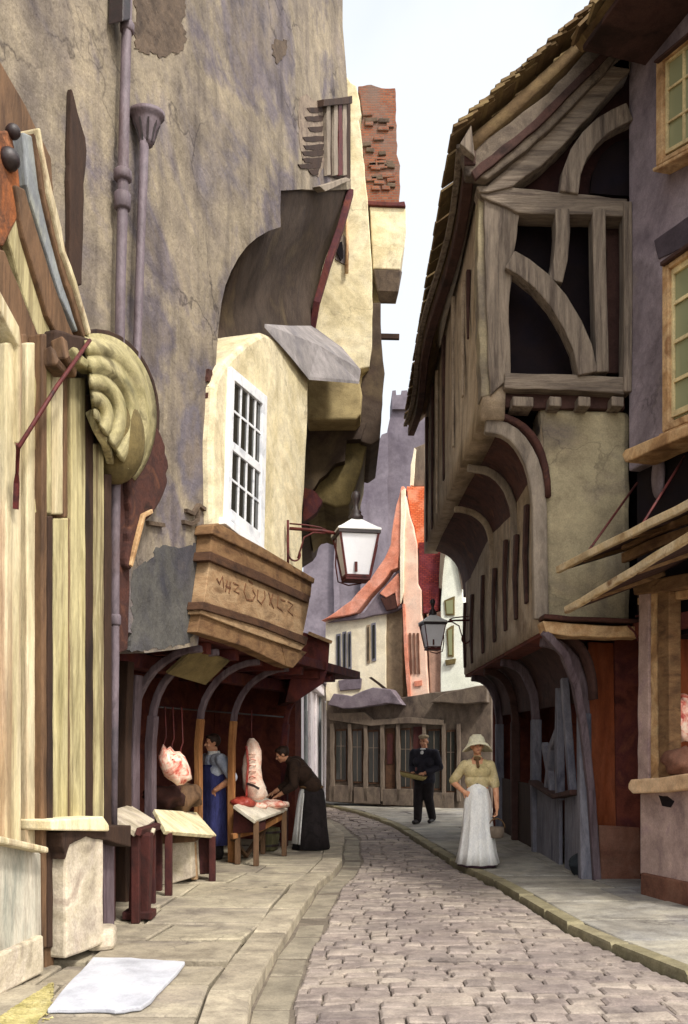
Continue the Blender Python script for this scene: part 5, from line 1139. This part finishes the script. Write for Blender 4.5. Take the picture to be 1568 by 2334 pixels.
# tub by the table
tb = thing('wooden_tub', 'olive brown wooden tub standing under the white topped table', 'tub', G(608, 1938, PZ))
b = MB(); b.lathe(G(608, 1938, PZ), [(.13, 0), (.16, .03), (.185, .2), (.19, .33), (.17, .33), (.16, .1), (.02, .08)], 18); b.build('staves', M['bucket'], tb, smooth=False)
for z in (.07, .26):
    b = MB(); b.lathe(G(608, 1938, PZ), [(.178 + (z - .07) * .08, z), (.185 + (z - .07) * .08, z), (.186 + (z - .07) * .08, z + .03), (.178 + (z - .07) * .08, z + .03)], 18); b.build('hoop', M['iron'], tb)
# sloping sack on the right pavement
lump('sack', 'dark blue grey sack slumped at the foot of the curved door post', 'sack', G(1338, 1992, PZ) + V(0, 0, .12), .2, M['sack'], (1.1, .9, .75), .3, None, 9)
# stone block and pale slab on the left pavement, yellow straw
b = MB(); b.prism([G(x, y, PZ) for x, y in wob([(198, 2172), (262, 2166), (268, 2150), (206, 2150)], .8, 20)], V(0, 0, .16))
tag(b.build('stone_block', M['palestone'], None, bevel=.04), 'small rounded stone block on the left pavement above the white slab', 'stone')
b = MB(); b.prism([G(x, y, PZ + .035) for x, y in wob([(212, 2180), (300, 2181), (422, 2190), (410, 2206), (404, 2214), (372, 2246), (346, 2276), (322, 2292), (262, 2299), (200, 2296), (108, 2298), (150, 2246), (182, 2214)], 1.5, 30)], V(0, 0, -.03))
tag(b.build('pale_slab', M['sheet'], None, bevel=.008), 'bluish white slab lying flat on the left pavement', 'slab')
b = MB(); pl = [(-40, 2380), (-40, 2330), (0, 2318), (40, 2290), (80, 2262), (112, 2246), (117, 2270), (112, 2296), (92, 2318), (64, 2340), (40, 2380)]
for i in range(2600):
    x = random.uniform(-10, 120); y0 = 2322 - x * .66; y = y0 + abs(random.gauss(0, 1)) * 26 - 4
    p = G(x, y, PZ + .002); r = random.uniform(.006, .016); a = random.uniform(0, 6.28)
    b.poly([p + V(math.cos(a + k * 1.57) * r, math.sin(a + k * 1.57) * r, random.uniform(0, .008)) for k in range(4)])
b.slab([G(x, y, PZ + .008) for x, y in wob(pl, 3, 10)], .006)
st_ = b.build('sawdust', M['straw']); st_['kind'] = 'stuff'
# ---------------------------------------------------------------- people
class Body:
    """one figure: joints given in body heights (x to the viewer's right when facing the camera, y away, z up), turned by yaw"""
    def __init__(s, base, H, yaw): s.base = Vector(base); s.H = H; s.m = Matrix.Rotation(yaw, 3, 'Z')
    def w(s, p): return s.base + s.m @ (Vector(p) * s.H)
    def dirw(s, d): return (s.m @ Vector(d)).normalized()
    def cap(s, b, p0, r0, p1, r1): b.capsule(s.w(p0), r0 * s.H, s.w(p1), r1 * s.H)
    def ell(s, b, p, sc, rot=None): b.ball(s.w(p), s.H, 18, 12, sc, s.m @ (rot or Matrix.Identity(3)))

def hand(bd, b, wrist, along, palm_n, curl=.5, thumb=1):
    """palm, four unequal fingers with bent knuckles, and a thumb leaving the side of the palm"""
    a = Vector(along).normalized(); n = Vector(palm_n); n = (n - a * n.dot(a)).normalized(); c = a.cross(n)
    w = Vector(wrist)
    pc = w + a * .028
    for k in (-1, 0, 1): bd.cap(b, w + a * .006 + c * (.006 * k), .0105, w + a * .050 + c * (.0135 * k), .0095)
    for i, (off, L) in enumerate(((-.021, .036), (-.007, .042), (.007, .040), (.020, .031))):
        k0 = w + a * .052 + c * off
        d1 = (a * math.cos(curl * .7) + n * math.sin(curl * .7)); k1 = k0 + d1 * L * .55
        d2 = (a * math.cos(curl * 1.7) + n * math.sin(curl * 1.7)); k2 = k1 + d2 * L * .5
        bd.cap(b, k0, .0062, k1, .0056); bd.cap(b, k1, .0056, k2, .0046)
    t0 = w + a * .016 + c * (-.016 * thumb); t1 = t0 + (a * .55 - c * .75 * thumb + n * .35).normalized() * .026; t2 = t1 + (a * .85 - c * .2 * thumb + n * .4).normalized() * .020
    bd.cap(b, t0, .008, t1, .0066); bd.cap(b, t1, .0066, t2, .0052)

def head(bd, b, hc, yaw=0.0, pitch=0.0):
    rot = Matrix.Rotation(yaw, 3, 'Z') @ Matrix.Rotation(pitch, 3, 'X')
    def h(x, y, z): return Vector(hc) + rot @ V(x, y, z)
    bd.ell(b, h(0, .004, .012), (.045, .055, .056), rot)           # skull
    bd.ell(b, h(0, -.012, -.022), (.036, .040, .045), rot)         # face and jaw
    bd.ell(b, h(0, -.036, -.052), (.016, .014, .014), rot)         # chin
    bd.cap(b, h(0, -.050, .004), .006, h(0, -.063, -.018), .0085)  # nose
    for sx in (-1, 1):
        bd.ell(b, h(.046 * sx, .004, -.006), (.007, .013, .018), rot)
        bd.ell(b, h(.019 * sx, -.047, .012), (.014, .007, .006), rot)   # brow
        bd.ell(b, h(.023 * sx, -.043, -.018), (.012, .010, .011), rot)  # cheek
    bd.ell(b, h(0, -.049, -.036), (.014, .007, .006), rot)
    return h, rot

def features(bd, t, h, rot):
    for sx in (-1, 1):
        e = MB(); bd.ell(e, h(.0185 * sx, -.0475, .002), (.0075, .004, .0045), rot); e.build('eye', M['eye'], t, smooth=True)
    e = MB(); bd.ell(e, h(0, -.0565, -.037), (.0125, .003, .003), rot); e.build('mouth', mat('lips', ['#8a4038', '#9a5048'], bump=0, fine=0), t, smooth=True)

def skirt(bd, t, name, m, rings, folds=9, amp=.06, n=72, ph=0.0, arc=None):
    """a gown: rings of (centre x, y, z, rx, ry), folds deepening towards the hem"""
    b = MB(); out = []
    for j, (cx, cy, z, rx, ry) in enumerate(rings):
        k = j / (len(rings) - 1); ring = []
        a0, a1 = arc or (0, 2 * math.pi)
        for i in range(n if not arc else n + 1):
            a = a0 + (a1 - a0) * i / n
            f = 1 + amp * k * math.sin(a * folds + ph + .8 * math.sin(a * 2 + j)) + .35 * amp * k * math.sin(a * folds * 2.3 + 1)
            ring.append(bd.w((cx + rx * f * math.cos(a), cy + ry * f * math.sin(a), z)))
        out.append(ring)
    b.loft(out, cap=not arc, closed=not arc)
    o = b.build(name, m, t, smooth=True)
    if arc:
        s = o.modifiers.new('t', 'SOLIDIFY'); s.thickness = .008
    return o

VOX = .0085
# --- woman in white apron and sun bonnet
base = G(1088, 1975, PZ)
t = thing('person', 'woman in straw coloured blouse, long white apron and sun bonnet, hand on hip', 'person', base)
bd = Body(base, 1.62, R(-10))
b = MB()
hd, rot = head(bd, b, (-.004, -.01, .935), R(12), R(-2))
bd.cap(b, (0, .004, .84), .030, (-.002, -.002, .90), .028)
bd.cap(b, (-.045, 0, .79), .04, (.045, 0, .79), .04); bd.cap(b, (-.045, 0, .74), .055, (.045, 0, .74), .055); bd.cap(b, (-.03, 0, .62), .055, (.03, 0, .62), .055); bd.cap(b, (-.035, 0, .53), .05, (.035, 0, .53), .05); bd.cap(b, (0, 0, .8), .06, (0, 0, .56), .06)
SHL, ELL, WRL = (-.096, 0, .785), (-.190, .02, .655), (-.108, -.05, .585)
SHR, ELR, WRR = (.096, 0, .785), (.138, .005, .62), (.150, -.035, .455)
for S, E, Wr in ((SHL, ELL, WRL), (SHR, ELR, WRR)):
    bd.cap(b, S, .034, E, .026); bd.cap(b, E, .026, Wr, .017)
hand(bd, b, WRL, (.75, -.1, -.4), (.2, .9, 0), .5, 1)
hand(bd, b, WRR, (-.05, -.12, -1), (-1, 0, .1), 1.15, -1)
for sx in (-1, 1):
    bd.cap(b, (.040 * sx, 0, .52), .045, (.05 * sx, -.005, .28), .040); bd.cap(b, (.05 * sx, -.005, .28), .040, (.05 * sx, .01, .05), .024); bd.cap(b, (.05 * sx, .01, .028), .024, (.056 * sx, -.085, .02), .02)
remeshed(b, 'body', M['skin'], t, VOX)
features(bd, t, hd, rot)
b = MB()   # blouse with sleeves to the elbow
bd.cap(b, (-.048, 0, .79), .045, (.048, 0, .79), .045); bd.cap(b, (-.044, -.016, .735), .062, (.044, -.016, .735), .062); bd.cap(b, (-.038, -.008, .67), .060, (.038, -.008, .67), .060); bd.cap(b, (-.03, 0, .635), .058, (.03, 0, .635), .058); bd.cap(b, (0, 0, .835), .038, (0, 0, .79), .062)
bd.cap(b, SHL, .041, tuple(Vector(SHL).lerp(Vector(ELL), .92)), .038); bd.cap(b, SHR, .041, tuple(Vector(SHR).lerp(Vector(ELR), .9)), .038)
remeshed(b, 'blouse', M['cloth_cream'], t, VOX)
b = MB(); bd.ell(b, (0, -.045, .835), (.03, .018, .02)); bd.cap(b, (0, -.06, .83), .012, (.008, -.085, .775), .012); remeshed(b, 'neckerchief', M['wicker'], t, .007)
skirt(bd, t, 'skirt', M['cloth_hem'], [(0, 0, .645, .056, .052), (0, 0, .60, .076, .070), (0, .005, .5, .098, .096), (0, .01, .3, .110, .12), (0, .015, .1, .134, .15), (0, .015, .012, .148, .16)], 8, .05)
skirt(bd, t, 'apron', M['cloth_white'], [(0, -.002, .652, .060, .056), (0, -.002, .60, .081, .076), (0, .002, .5, .104, .103), (0, .006, .3, .117, .129), (0, .01, .12, .142, .160), (0, .012, .028, .162, .176)], 9, .07, ph=.7)
b = MB(); b.loft([[bd.w((math.cos(i * math.pi / 12) * rx, math.sin(i * math.pi / 12) * ry, z)) for i in range(24)] for rx, ry, z in ((.064, .058, .632), (.068, .062, .636), (.068, .062, .656), (.063, .057, .66))]); b.build('waistband', M['cloth_dark'], t, smooth=True)
b = MB(); bd.ell(b, tuple(hd(0, .012, .02)), (.052, .056, .056), rot); bd.ell(b, tuple(hd(0, -.03, .045)), (.042, .022, .02), rot); remeshed(b, 'hair', M['hair'], t, .008)
# bonnet: crown and a drooping brim
b = MB(); rings = []
for (rr, zz, yo) in ((.004, .088, 0), (.032, .085, 0), (.054, .066, .004), (.063, .036, .004), (.068, .020, 0), (.100, -.006, -.012), (.116, -.024, -.014), (.112, -.030, -.014), (.066, .012, 0), (.058, .03, 0)):
    ring = []
    for i in range(32):
        a = i * math.pi / 16
        drop = (-.022 * abs(math.cos(a)) if rr > .09 else 0) + (.040 * max(0, -math.sin(a)) if rr > .09 else 0)
        ring.append(bd.w(tuple(hd(math.cos(a) * rr, math.sin(a) * rr * .95 + yo, zz + drop + (.004 * math.sin(a * 5) if rr > .09 else 0)))))
    rings.append(ring)
b.loft(rings); b.build('bonnet', mat('bonnet_cotton', ['#cfc9a8', '#e2dcc0', '#dcd3a8'], scale=6, rough=.9, bump=.2), t, smooth=True)
for sx in (-1, 1):
    b = MB(); bd.cap(b, (.05 * sx, .01, .03), .026, (.056 * sx, -.088, .024), .022); remeshed(b, 'shoe', M['leather'], t, .008)
hb = bd.w(WRR) + bd.m @ V(-.003, -.02, -.085) * bd.H
bk = thing('handbag', 'small wicker basket hanging from the hand of the woman in white', 'bag', hb - V(0, 0, .26))
b = MB(); b.lathe(hb - V(0, 0, .25), [(.05, .02), (.08, .03), (.095, .1), (.09, .16), (.078, .165), (.07, .04), (.01, .03)], 20, 1, .6); b.build('basket', M['shoplight'], bk, smooth=True)
b = MB(); b.tube([hb + V(math.cos(k * math.pi / 10) * .10, 0, -.10 + math.sin(k * math.pi / 10) * .115) for k in range(11)], .008, 8); b.build('handle', M['wicker'], bk, smooth=True)

# --- man in dark suit and cap
base = G(967, 1876, PZ)
t = thing('person', 'man in dark suit and pale flat cap walking with a flat basket under his arm', 'person', base)
bd = Body(base, 1.70, R(-28))
b = MB()
hd, rot = head(bd, b, (0, -.012, .93), 0, R(4))
bd.cap(b, (0, .004, .83), .034, (0, -.002, .89), .032)
bd.cap(b, (-.07, 0, .79), .055, (.07, 0, .79), .055); bd.cap(b, (-.05, 0, .7), .065, (.05, 0, .7), .065); bd.cap(b, (-.04, 0, .54), .065, (.04, 0, .54), .065); bd.cap(b, (0, 0, .78), .07, (0, 0, .56), .07)
SHL, ELL, WRL = (-.13, 0, .80), (-.165, .03, .635), (-.115, -.085, .575)
SHR, ELR, WRR = (.13, 0, .80), (.170, .05, .64), (.05, -.095, .575)
HIPS = ((-.05, 0, .52), (.05, 0, .52)); KN = ((-.050, -.055, .285), (.052, -.005, .285)); AN = ((-.050, -.075, .045), (.056, .10, .06))
for S, E, Wr in ((SHL, ELL, WRL), (SHR, ELR, WRR)):
    bd.cap(b, S, .038, E, .030); bd.cap(b, E, .030, Wr, .019)
hand(bd, b, WRL, (.4, -.6, -.5), (.8, .3, -.2), .9, -1)
hand(bd, b, WRR, (-.75, -.35, -.1), (0, .4, -1), .8, -1)
for hp, k, a in zip(HIPS, KN, AN):
    bd.cap(b, hp, .062, k, .043); bd.cap(b, k, .043, a, .026); bd.cap(b, (a[0], a[1] + .01, a[2] - .02), .024, (a[0] * 1.1, a[1] - .10, .022), .021)
remeshed(b, 'body', M['skin'], t, VOX); features(bd, t, hd, rot)
b = MB()
bd.cap(b, (-.075, 0, .79), .062, (.075, 0, .79), .062); bd.cap(b, (-.058, -.004, .7), .076, (.058, -.004, .7), .076); bd.cap(b, (-.052, 0, .54), .078, (.052, 0, .54), .078); bd.cap(b, (-.052, 0, .5), .08, (.052, 0, .5), .08); bd.cap(b, (0, 0, .78), .08, (0, 0, .56), .085); bd.cap(b, (0, .006, .83), .046, (0, 0, .79), .06)
for S, E, Wr in ((SHL, ELL, WRL), (SHR, ELR, WRR)):
    bd.cap(b, S, .05, E, .041); bd.cap(b, E, .041, tuple(Vector(E).lerp(Vector(Wr), .85)), .032)
remeshed(b, 'jacket', M['cloth_suit'], t, VOX)
b = MB()
for hp, k, a in zip(HIPS, KN, AN):
    bd.cap(b, hp, .072, k, .056); bd.cap(b, k, .056, (a[0], a[1], a[2] + .005), .046)
remeshed(b, 'trousers', M['cloth_dark'], t, VOX)
b = MB(); bd.ell(b, (0, -.062, .80), (.022, .018, .028)); bd.ell(b, (0, -.04, .845), (.034, .02, .012)); b.build('collar', M['cloth_white'], t, smooth=True)
b = MB(); bd.ell(b, tuple(hd(0, .02, .01)), (.05, .05, .052), rot); remeshed(b, 'hair', M['hair'], t, .008)
b = MB(); bd.ell(b, tuple(hd(0, -.002, .056)), (.060, .068, .026), rot); bd.ell(b, tuple(hd(0, -.058, .040)), (.040, .032, .007), rot); remeshed(b, 'flat_cap', M['cap'], t, .008)
for a in AN:
    b = MB(); bd.cap(b, (a[0], a[1] + .012, a[2] - .018), .028, (a[0] * 1.1, a[1] - .10, .025), .024); remeshed(b, 'shoe', M['leather'], t, .008)
pc = bd.w((-.085, -.13, .535))
pk_ = thing('flat_basket', 'shallow straw coloured basket held in front of the man in the flat cap', 'basket', pc)
rm = Matrix.Rotation(R(12), 3, 'Y') @ Matrix.Rotation(R(-14), 3, 'Z')
b = MB(); b.loft([[pc + rm @ V(math.cos(i * math.pi / 10) * rx, math.sin(i * math.pi / 10) * ry, z) for i in range(20)] for rx, ry, z in ((.20, .10, -.04), (.25, .13, .0), (.27, .14, .05), (.255, .13, .052), (.2, .1, .0), (.05, .03, -.01))]); b.build('weave', M['parcel'], pk_, smooth=True)
b = MB(); b.tube([pc + rm @ V(math.cos(i * math.pi / 12) * .268, math.sin(i * math.pi / 12) * .138, .055) for i in range(25)], .011, 8); b.build('rim', M['wicker'], pk_, smooth=True)

# --- butcher in blue apron behind the post
bx = P(487, 1695, 12.3); base = V(bx.x, bx.y, PZ)
t = thing('person', 'butcher in pale blue shirt and blue apron with hand on hip, standing among the stalls', 'person', base)
bd = Body(base, 1.66, R(-55))
b = MB()
hd, rot = head(bd, b, (0, -.012, .935), R(-10), R(4))
bd.cap(b, (0, .004, .83), .034, (0, -.002, .89), .032)
bd.cap(b, (-.07, 0, .79), .055, (.07, 0, .79), .055); bd.cap(b, (-.05, 0, .7), .065, (.05, 0, .7), .065); bd.cap(b, (-.04, 0, .54), .068, (.04, 0, .54), .068); bd.cap(b, (0, 0, .78), .07, (0, 0, .56), .07)
SHL, ELL, WRL = (-.13, 0, .80), (-.165, .02, .63), (-.12, -.09, .55)
SHR, ELR, WRR = (.13, 0, .80), (.225, .055, .655), (.125, -.05, .56)
for S, E, Wr in ((SHL, ELL, WRL), (SHR, ELR, WRR)):
    bd.cap(b, S, .040, E, .031); bd.cap(b, E, .031, Wr, .02)
hand(bd, b, WRL, (.3, -.7, -.4), (.8, .3, -.2), .5, -1)
hand(bd, b, WRR, (-.7, -.3, -.5), (-.2, .8, 0), .5, -1)
HIPS = ((-.05, 0, .52), (.05, 0, .52)); KN = ((-.052, -.01, .285), (.055, -.01, .285)); AN = ((-.055, .01, .045), (.062, .01, .045))
for hp, k, a in zip(HIPS, KN, AN):
    bd.cap(b, hp, .062, k, .043); bd.cap(b, k, .043, a, .026); bd.cap(b, (a[0], a[1] + .01, a[2] - .02), .024, (a[0] * 1.1, a[1] - .10, .022), .021)
remeshed(b, 'body', M['skin'], t, VOX); features(bd, t, hd, rot)
b = MB()
bd.cap(b, (-.075, 0, .79), .062, (.075, 0, .79), .062); bd.cap(b, (-.058, -.004, .7), .074, (.058, -.004, .7), .074); bd.cap(b, (-.05, 0, .56), .074, (.05, 0, .56), .074); bd.cap(b, (0, 0, .78), .08, (0, 0, .56), .08); bd.cap(b, (0, .006, .835), .044, (0, 0, .79), .06)
for S, E in ((SHL, ELL), (SHR, ELR)): bd.cap(b, S, .052, tuple(Vector(S).lerp(Vector(E), .95)), .042)
remeshed(b, 'shirt', M['cloth_shirt'], t, VOX)
b = MB()
for hp, k, a in zip(HIPS, KN, AN):
    bd.cap(b, hp, .072, k, .055); bd.cap(b, k, .055, (a[0], a[1], a[2] + .005), .046)
remeshed(b, 'trousers', M['cloth_dark'], t, VOX)
skirt(bd, t, 'apron', M['cloth_blue'], [(0, 0, .76, .085, .082), (0, 0, .70, .125, .098), (0, 0, .60, .132, .095), (0, 0, .5, .142, .10), (0, 0, .3, .145, .105), (0, 0, .12, .155, .12)], 7, .05, arc=(R(150), R(390)))
b = MB(); b.loft([[bd.w((math.cos(i * math.pi / 12) * rx, .002 + math.sin(i * math.pi / 12) * ry, z)) for i in range(24)] for rx, ry, z in ((.050, .05, .835), (.054, .054, .84), (.046, .046, .868), (.04, .04, .868))]); b.build('collar', M['cloth_white'], t, smooth=True)
b = MB(); bd.ell(b, tuple(hd(0, .014, .018)), (.052, .058, .058), rot); bd.ell(b, tuple(hd(0, -.028, .05)), (.042, .022, .018), rot); remeshed(b, 'hair', M['hair'], t, .008)
for a in AN:
    b = MB(); bd.cap(b, (a[0], a[1] + .012, a[2] - .018), .028, (a[0] * 1.1, a[1] - .10, .025), .024); remeshed(b, 'shoe', M['leather'], t, .008)

# --- stooping figure in black at the meat table, facing left
base = G(702, 1936, PZ)
t = thing('person', 'figure in black shawl and long skirt stooping over the white topped meat table', 'person', base)
bd = Body(base, 1.60, R(-82))
b = MB()
hd, rot = head(bd, b, (-.01, -.235, .865), R(0), R(24))
bd.cap(b, (0, -.15, .80), .030, (-.005, -.215, .835), .028)
bd.cap(b, (-.06, -.13, .77), .05, (.06, -.13, .77), .05); bd.cap(b, (-.05, -.05, .68), .06, (.05, -.05, .68), .06); bd.cap(b, (-.045, .03, .56), .068, (.045, .03, .56), .068); bd.cap(b, (0, -.12, .76), .065, (0, .03, .54), .07)
SHL, ELL, WRL = (-.105, -.135, .765), (-.13, -.17, .60), (-.09, -.30, .52)
SHR, ELR, WRR = (.105, -.135, .765), (.135, -.14, .59), (.07, -.27, .50)
for S, E, Wr in ((SHL, ELL, WRL), (SHR, ELR, WRR)):
    bd.cap(b, S, .035, E, .027); bd.cap(b, E, .027, Wr, .018)
hand(bd, b, WRL, (.1, -.8, -.4), (0, -.2, -1), .5, -1)
hand(bd, b, WRR, (-.1, -.8, -.4), (0, -.2, -1), .5, 1)
for sx in (-1, 1):
    bd.cap(b, (.045 * sx, .03, .52), .058, (.05 * sx, .0, .28), .040); bd.cap(b, (.05 * sx, .0, .28), .040, (.05 * sx, .02, .05), .024); bd.cap(b, (.05 * sx, .02, .028), .024, (.056 * sx, -.075, .02), .02)
remeshed(b, 'body', M['skin'], t, VOX); features(bd, t, hd, rot)
b = MB()
bd.cap(b, (-.07, -.125, .77), .062, (.07, -.125, .77), .062); bd.cap(b, (-.065, -.045, .69), .085, (.065, -.045, .69), .085); bd.cap(b, (-.055, .035, .59), .085, (.055, .035, .59), .085); bd.cap(b, (0, -.11, .77), .085, (0, .03, .58), .095); bd.cap(b, (0, -.165, .805), .045, (0, -.1, .76), .07)
for S, E, Wr in ((SHL, ELL, WRL), (SHR, ELR, WRR)):
    bd.cap(b, S, .05, E, .042); bd.cap(b, E, .042, tuple(Vector(E).lerp(Vector(Wr), .55)), .034)
remeshed(b, 'shawl', M['cloth_brown'], t, VOX)
skirt(bd, t, 'skirt', M['cloth_dark'], [(0, .03, .60, .085, .085), (0, .035, .52, .115, .115), (0, .035, .4, .125, .130), (0, .03, .2, .140, .145), (0, .03, .012, .150, .165)], 8, .06)
skirt(bd, t, 'apron', M['cloth_white'], [(0, .03, .58, .090, .092), (0, .033, .5, .119, .121), (0, .033, .4, .130, .137), (0, .028, .2, .146, .152), (0, .028, .06, .156, .168)], 8, .06, arc=(R(225), R(320)))
b = MB(); bd.ell(b, (0, .03, .57), (.125, .115, .03)); remeshed(b, 'sash', M['wicker'], t, .01)
b = MB(); bd.ell(b, tuple(hd(0, .014, .018)), (.053, .06, .058), rot); bd.ell(b, tuple(hd(0, .05, .03)), (.03, .028, .028), rot); bd.ell(b, tuple(hd(0, -.028, .05)), (.042, .022, .018), rot); remeshed(b, 'hair', M['hair'], t, .008)
for sx in (-1, 1):
    b = MB(); bd.cap(b, (.05 * sx, .02, .03), .026, (.056 * sx, -.078, .024), .022); remeshed(b, 'shoe', M['leather'], t, .008)
# ---------------------------------------------------------------- sky, sun, camera
SUN_EL, SUN_AZ = R(50), V(.62, -.78, 0)          # the sun stands behind the viewer, to the right
w = bpy.data.worlds.new('World'); scene.world = w; w.use_nodes = True
N = w.node_tree.nodes; L = w.node_tree.links
bg = N['Background']; bg.inputs['Strength'].default_value = .15
sky = N.new('ShaderNodeTexSky'); sky.sky_type = 'NISHITA'; sky.sun_disc = False
sky.sun_elevation = SUN_EL; sky.sun_rotation = math.atan2(SUN_AZ.x, SUN_AZ.y); sky.air_density = 1.0; sky.dust_density = 2.0
# thin bright cloud, brightest on the sun's side, over a pale blue sky
tc = N.new('ShaderNodeTexCoord'); nz = N.new('ShaderNodeTexNoise'); nz.inputs['Scale'].default_value = 1.5; nz.inputs['Detail'].default_value = 7; nz.inputs['Distortion'].default_value = .5
L.new(tc.outputs['Generated'], nz.inputs['Vector'])
rp = N.new('ShaderNodeValToRGB'); rp.color_ramp.elements[0].position = .38; rp.color_ramp.elements[1].position = .62
rp.color_ramp.elements[0].color = (.45, .45, .45, 1); rp.color_ramp.elements[1].color = (1, 1, 1, 1)
L.new(nz.outputs[0], rp.inputs[0])
dt = N.new('ShaderNodeVectorMath'); dt.operation = 'DOT_PRODUCT'; L.new(tc.outputs['Generated'], dt.inputs[0])
dt.inputs[1].default_value = (SUN_AZ.x * math.cos(SUN_EL), SUN_AZ.y * math.cos(SUN_EL), math.sin(SUN_EL))
mr = N.new('ShaderNodeMapRange'); L.new(dt.outputs['Value'], mr.inputs[0]); mr.inputs[1].default_value = .25; mr.inputs[2].default_value = .95
cl = N.new('ShaderNodeMix'); cl.data_type = 'RGBA'; L.new(mr.outputs[0], cl.inputs[0]); cl.inputs[6].default_value = (3.55, 3.72, 3.95, 1); cl.inputs[7].default_value = (13.2, 12.6, 11.8, 1)
mx = N.new('ShaderNodeMix'); mx.data_type = 'RGBA'; L.new(rp.outputs[0], mx.inputs[0]); L.new(sky.outputs[0], mx.inputs[6]); L.new(cl.outputs[2], mx.inputs[7])
L.new(mx.outputs[2], bg.inputs['Color'])
sd = bpy.data.lights.new('sun', 'SUN'); sd.energy = 2.0; sd.angle = R(8); sd.color = (1.0, .955, .88)
so = bpy.data.objects.new('sun', sd); COL.objects.link(so)
dirv = V(SUN_AZ.x * math.cos(SUN_EL), SUN_AZ.y * math.cos(SUN_EL), math.sin(SUN_EL))
so.rotation_euler = dirv.to_track_quat('Z', 'Y').to_euler(); so.location = dirv * 40
cd = bpy.data.cameras.new('camera'); co = bpy.data.objects.new('camera', cd); COL.objects.link(co)
cd.sensor_fit = 'VERTICAL'; cd.sensor_height = 36; cd.lens = 36 * F / 2333.0
cd.shift_y = (YH - 2333 / 2) / 2333.0; cd.shift_x = 0
cd.clip_end = 2000; cd.clip_start = .05
co.location = CAM; co.rotation_euler = (R(90), 0, 0)
scene.camera = co
vs = scene.view_settings; vs.view_transform = 'Standard'; vs.look = 'None'; vs.exposure = .88; vs.gamma = 1
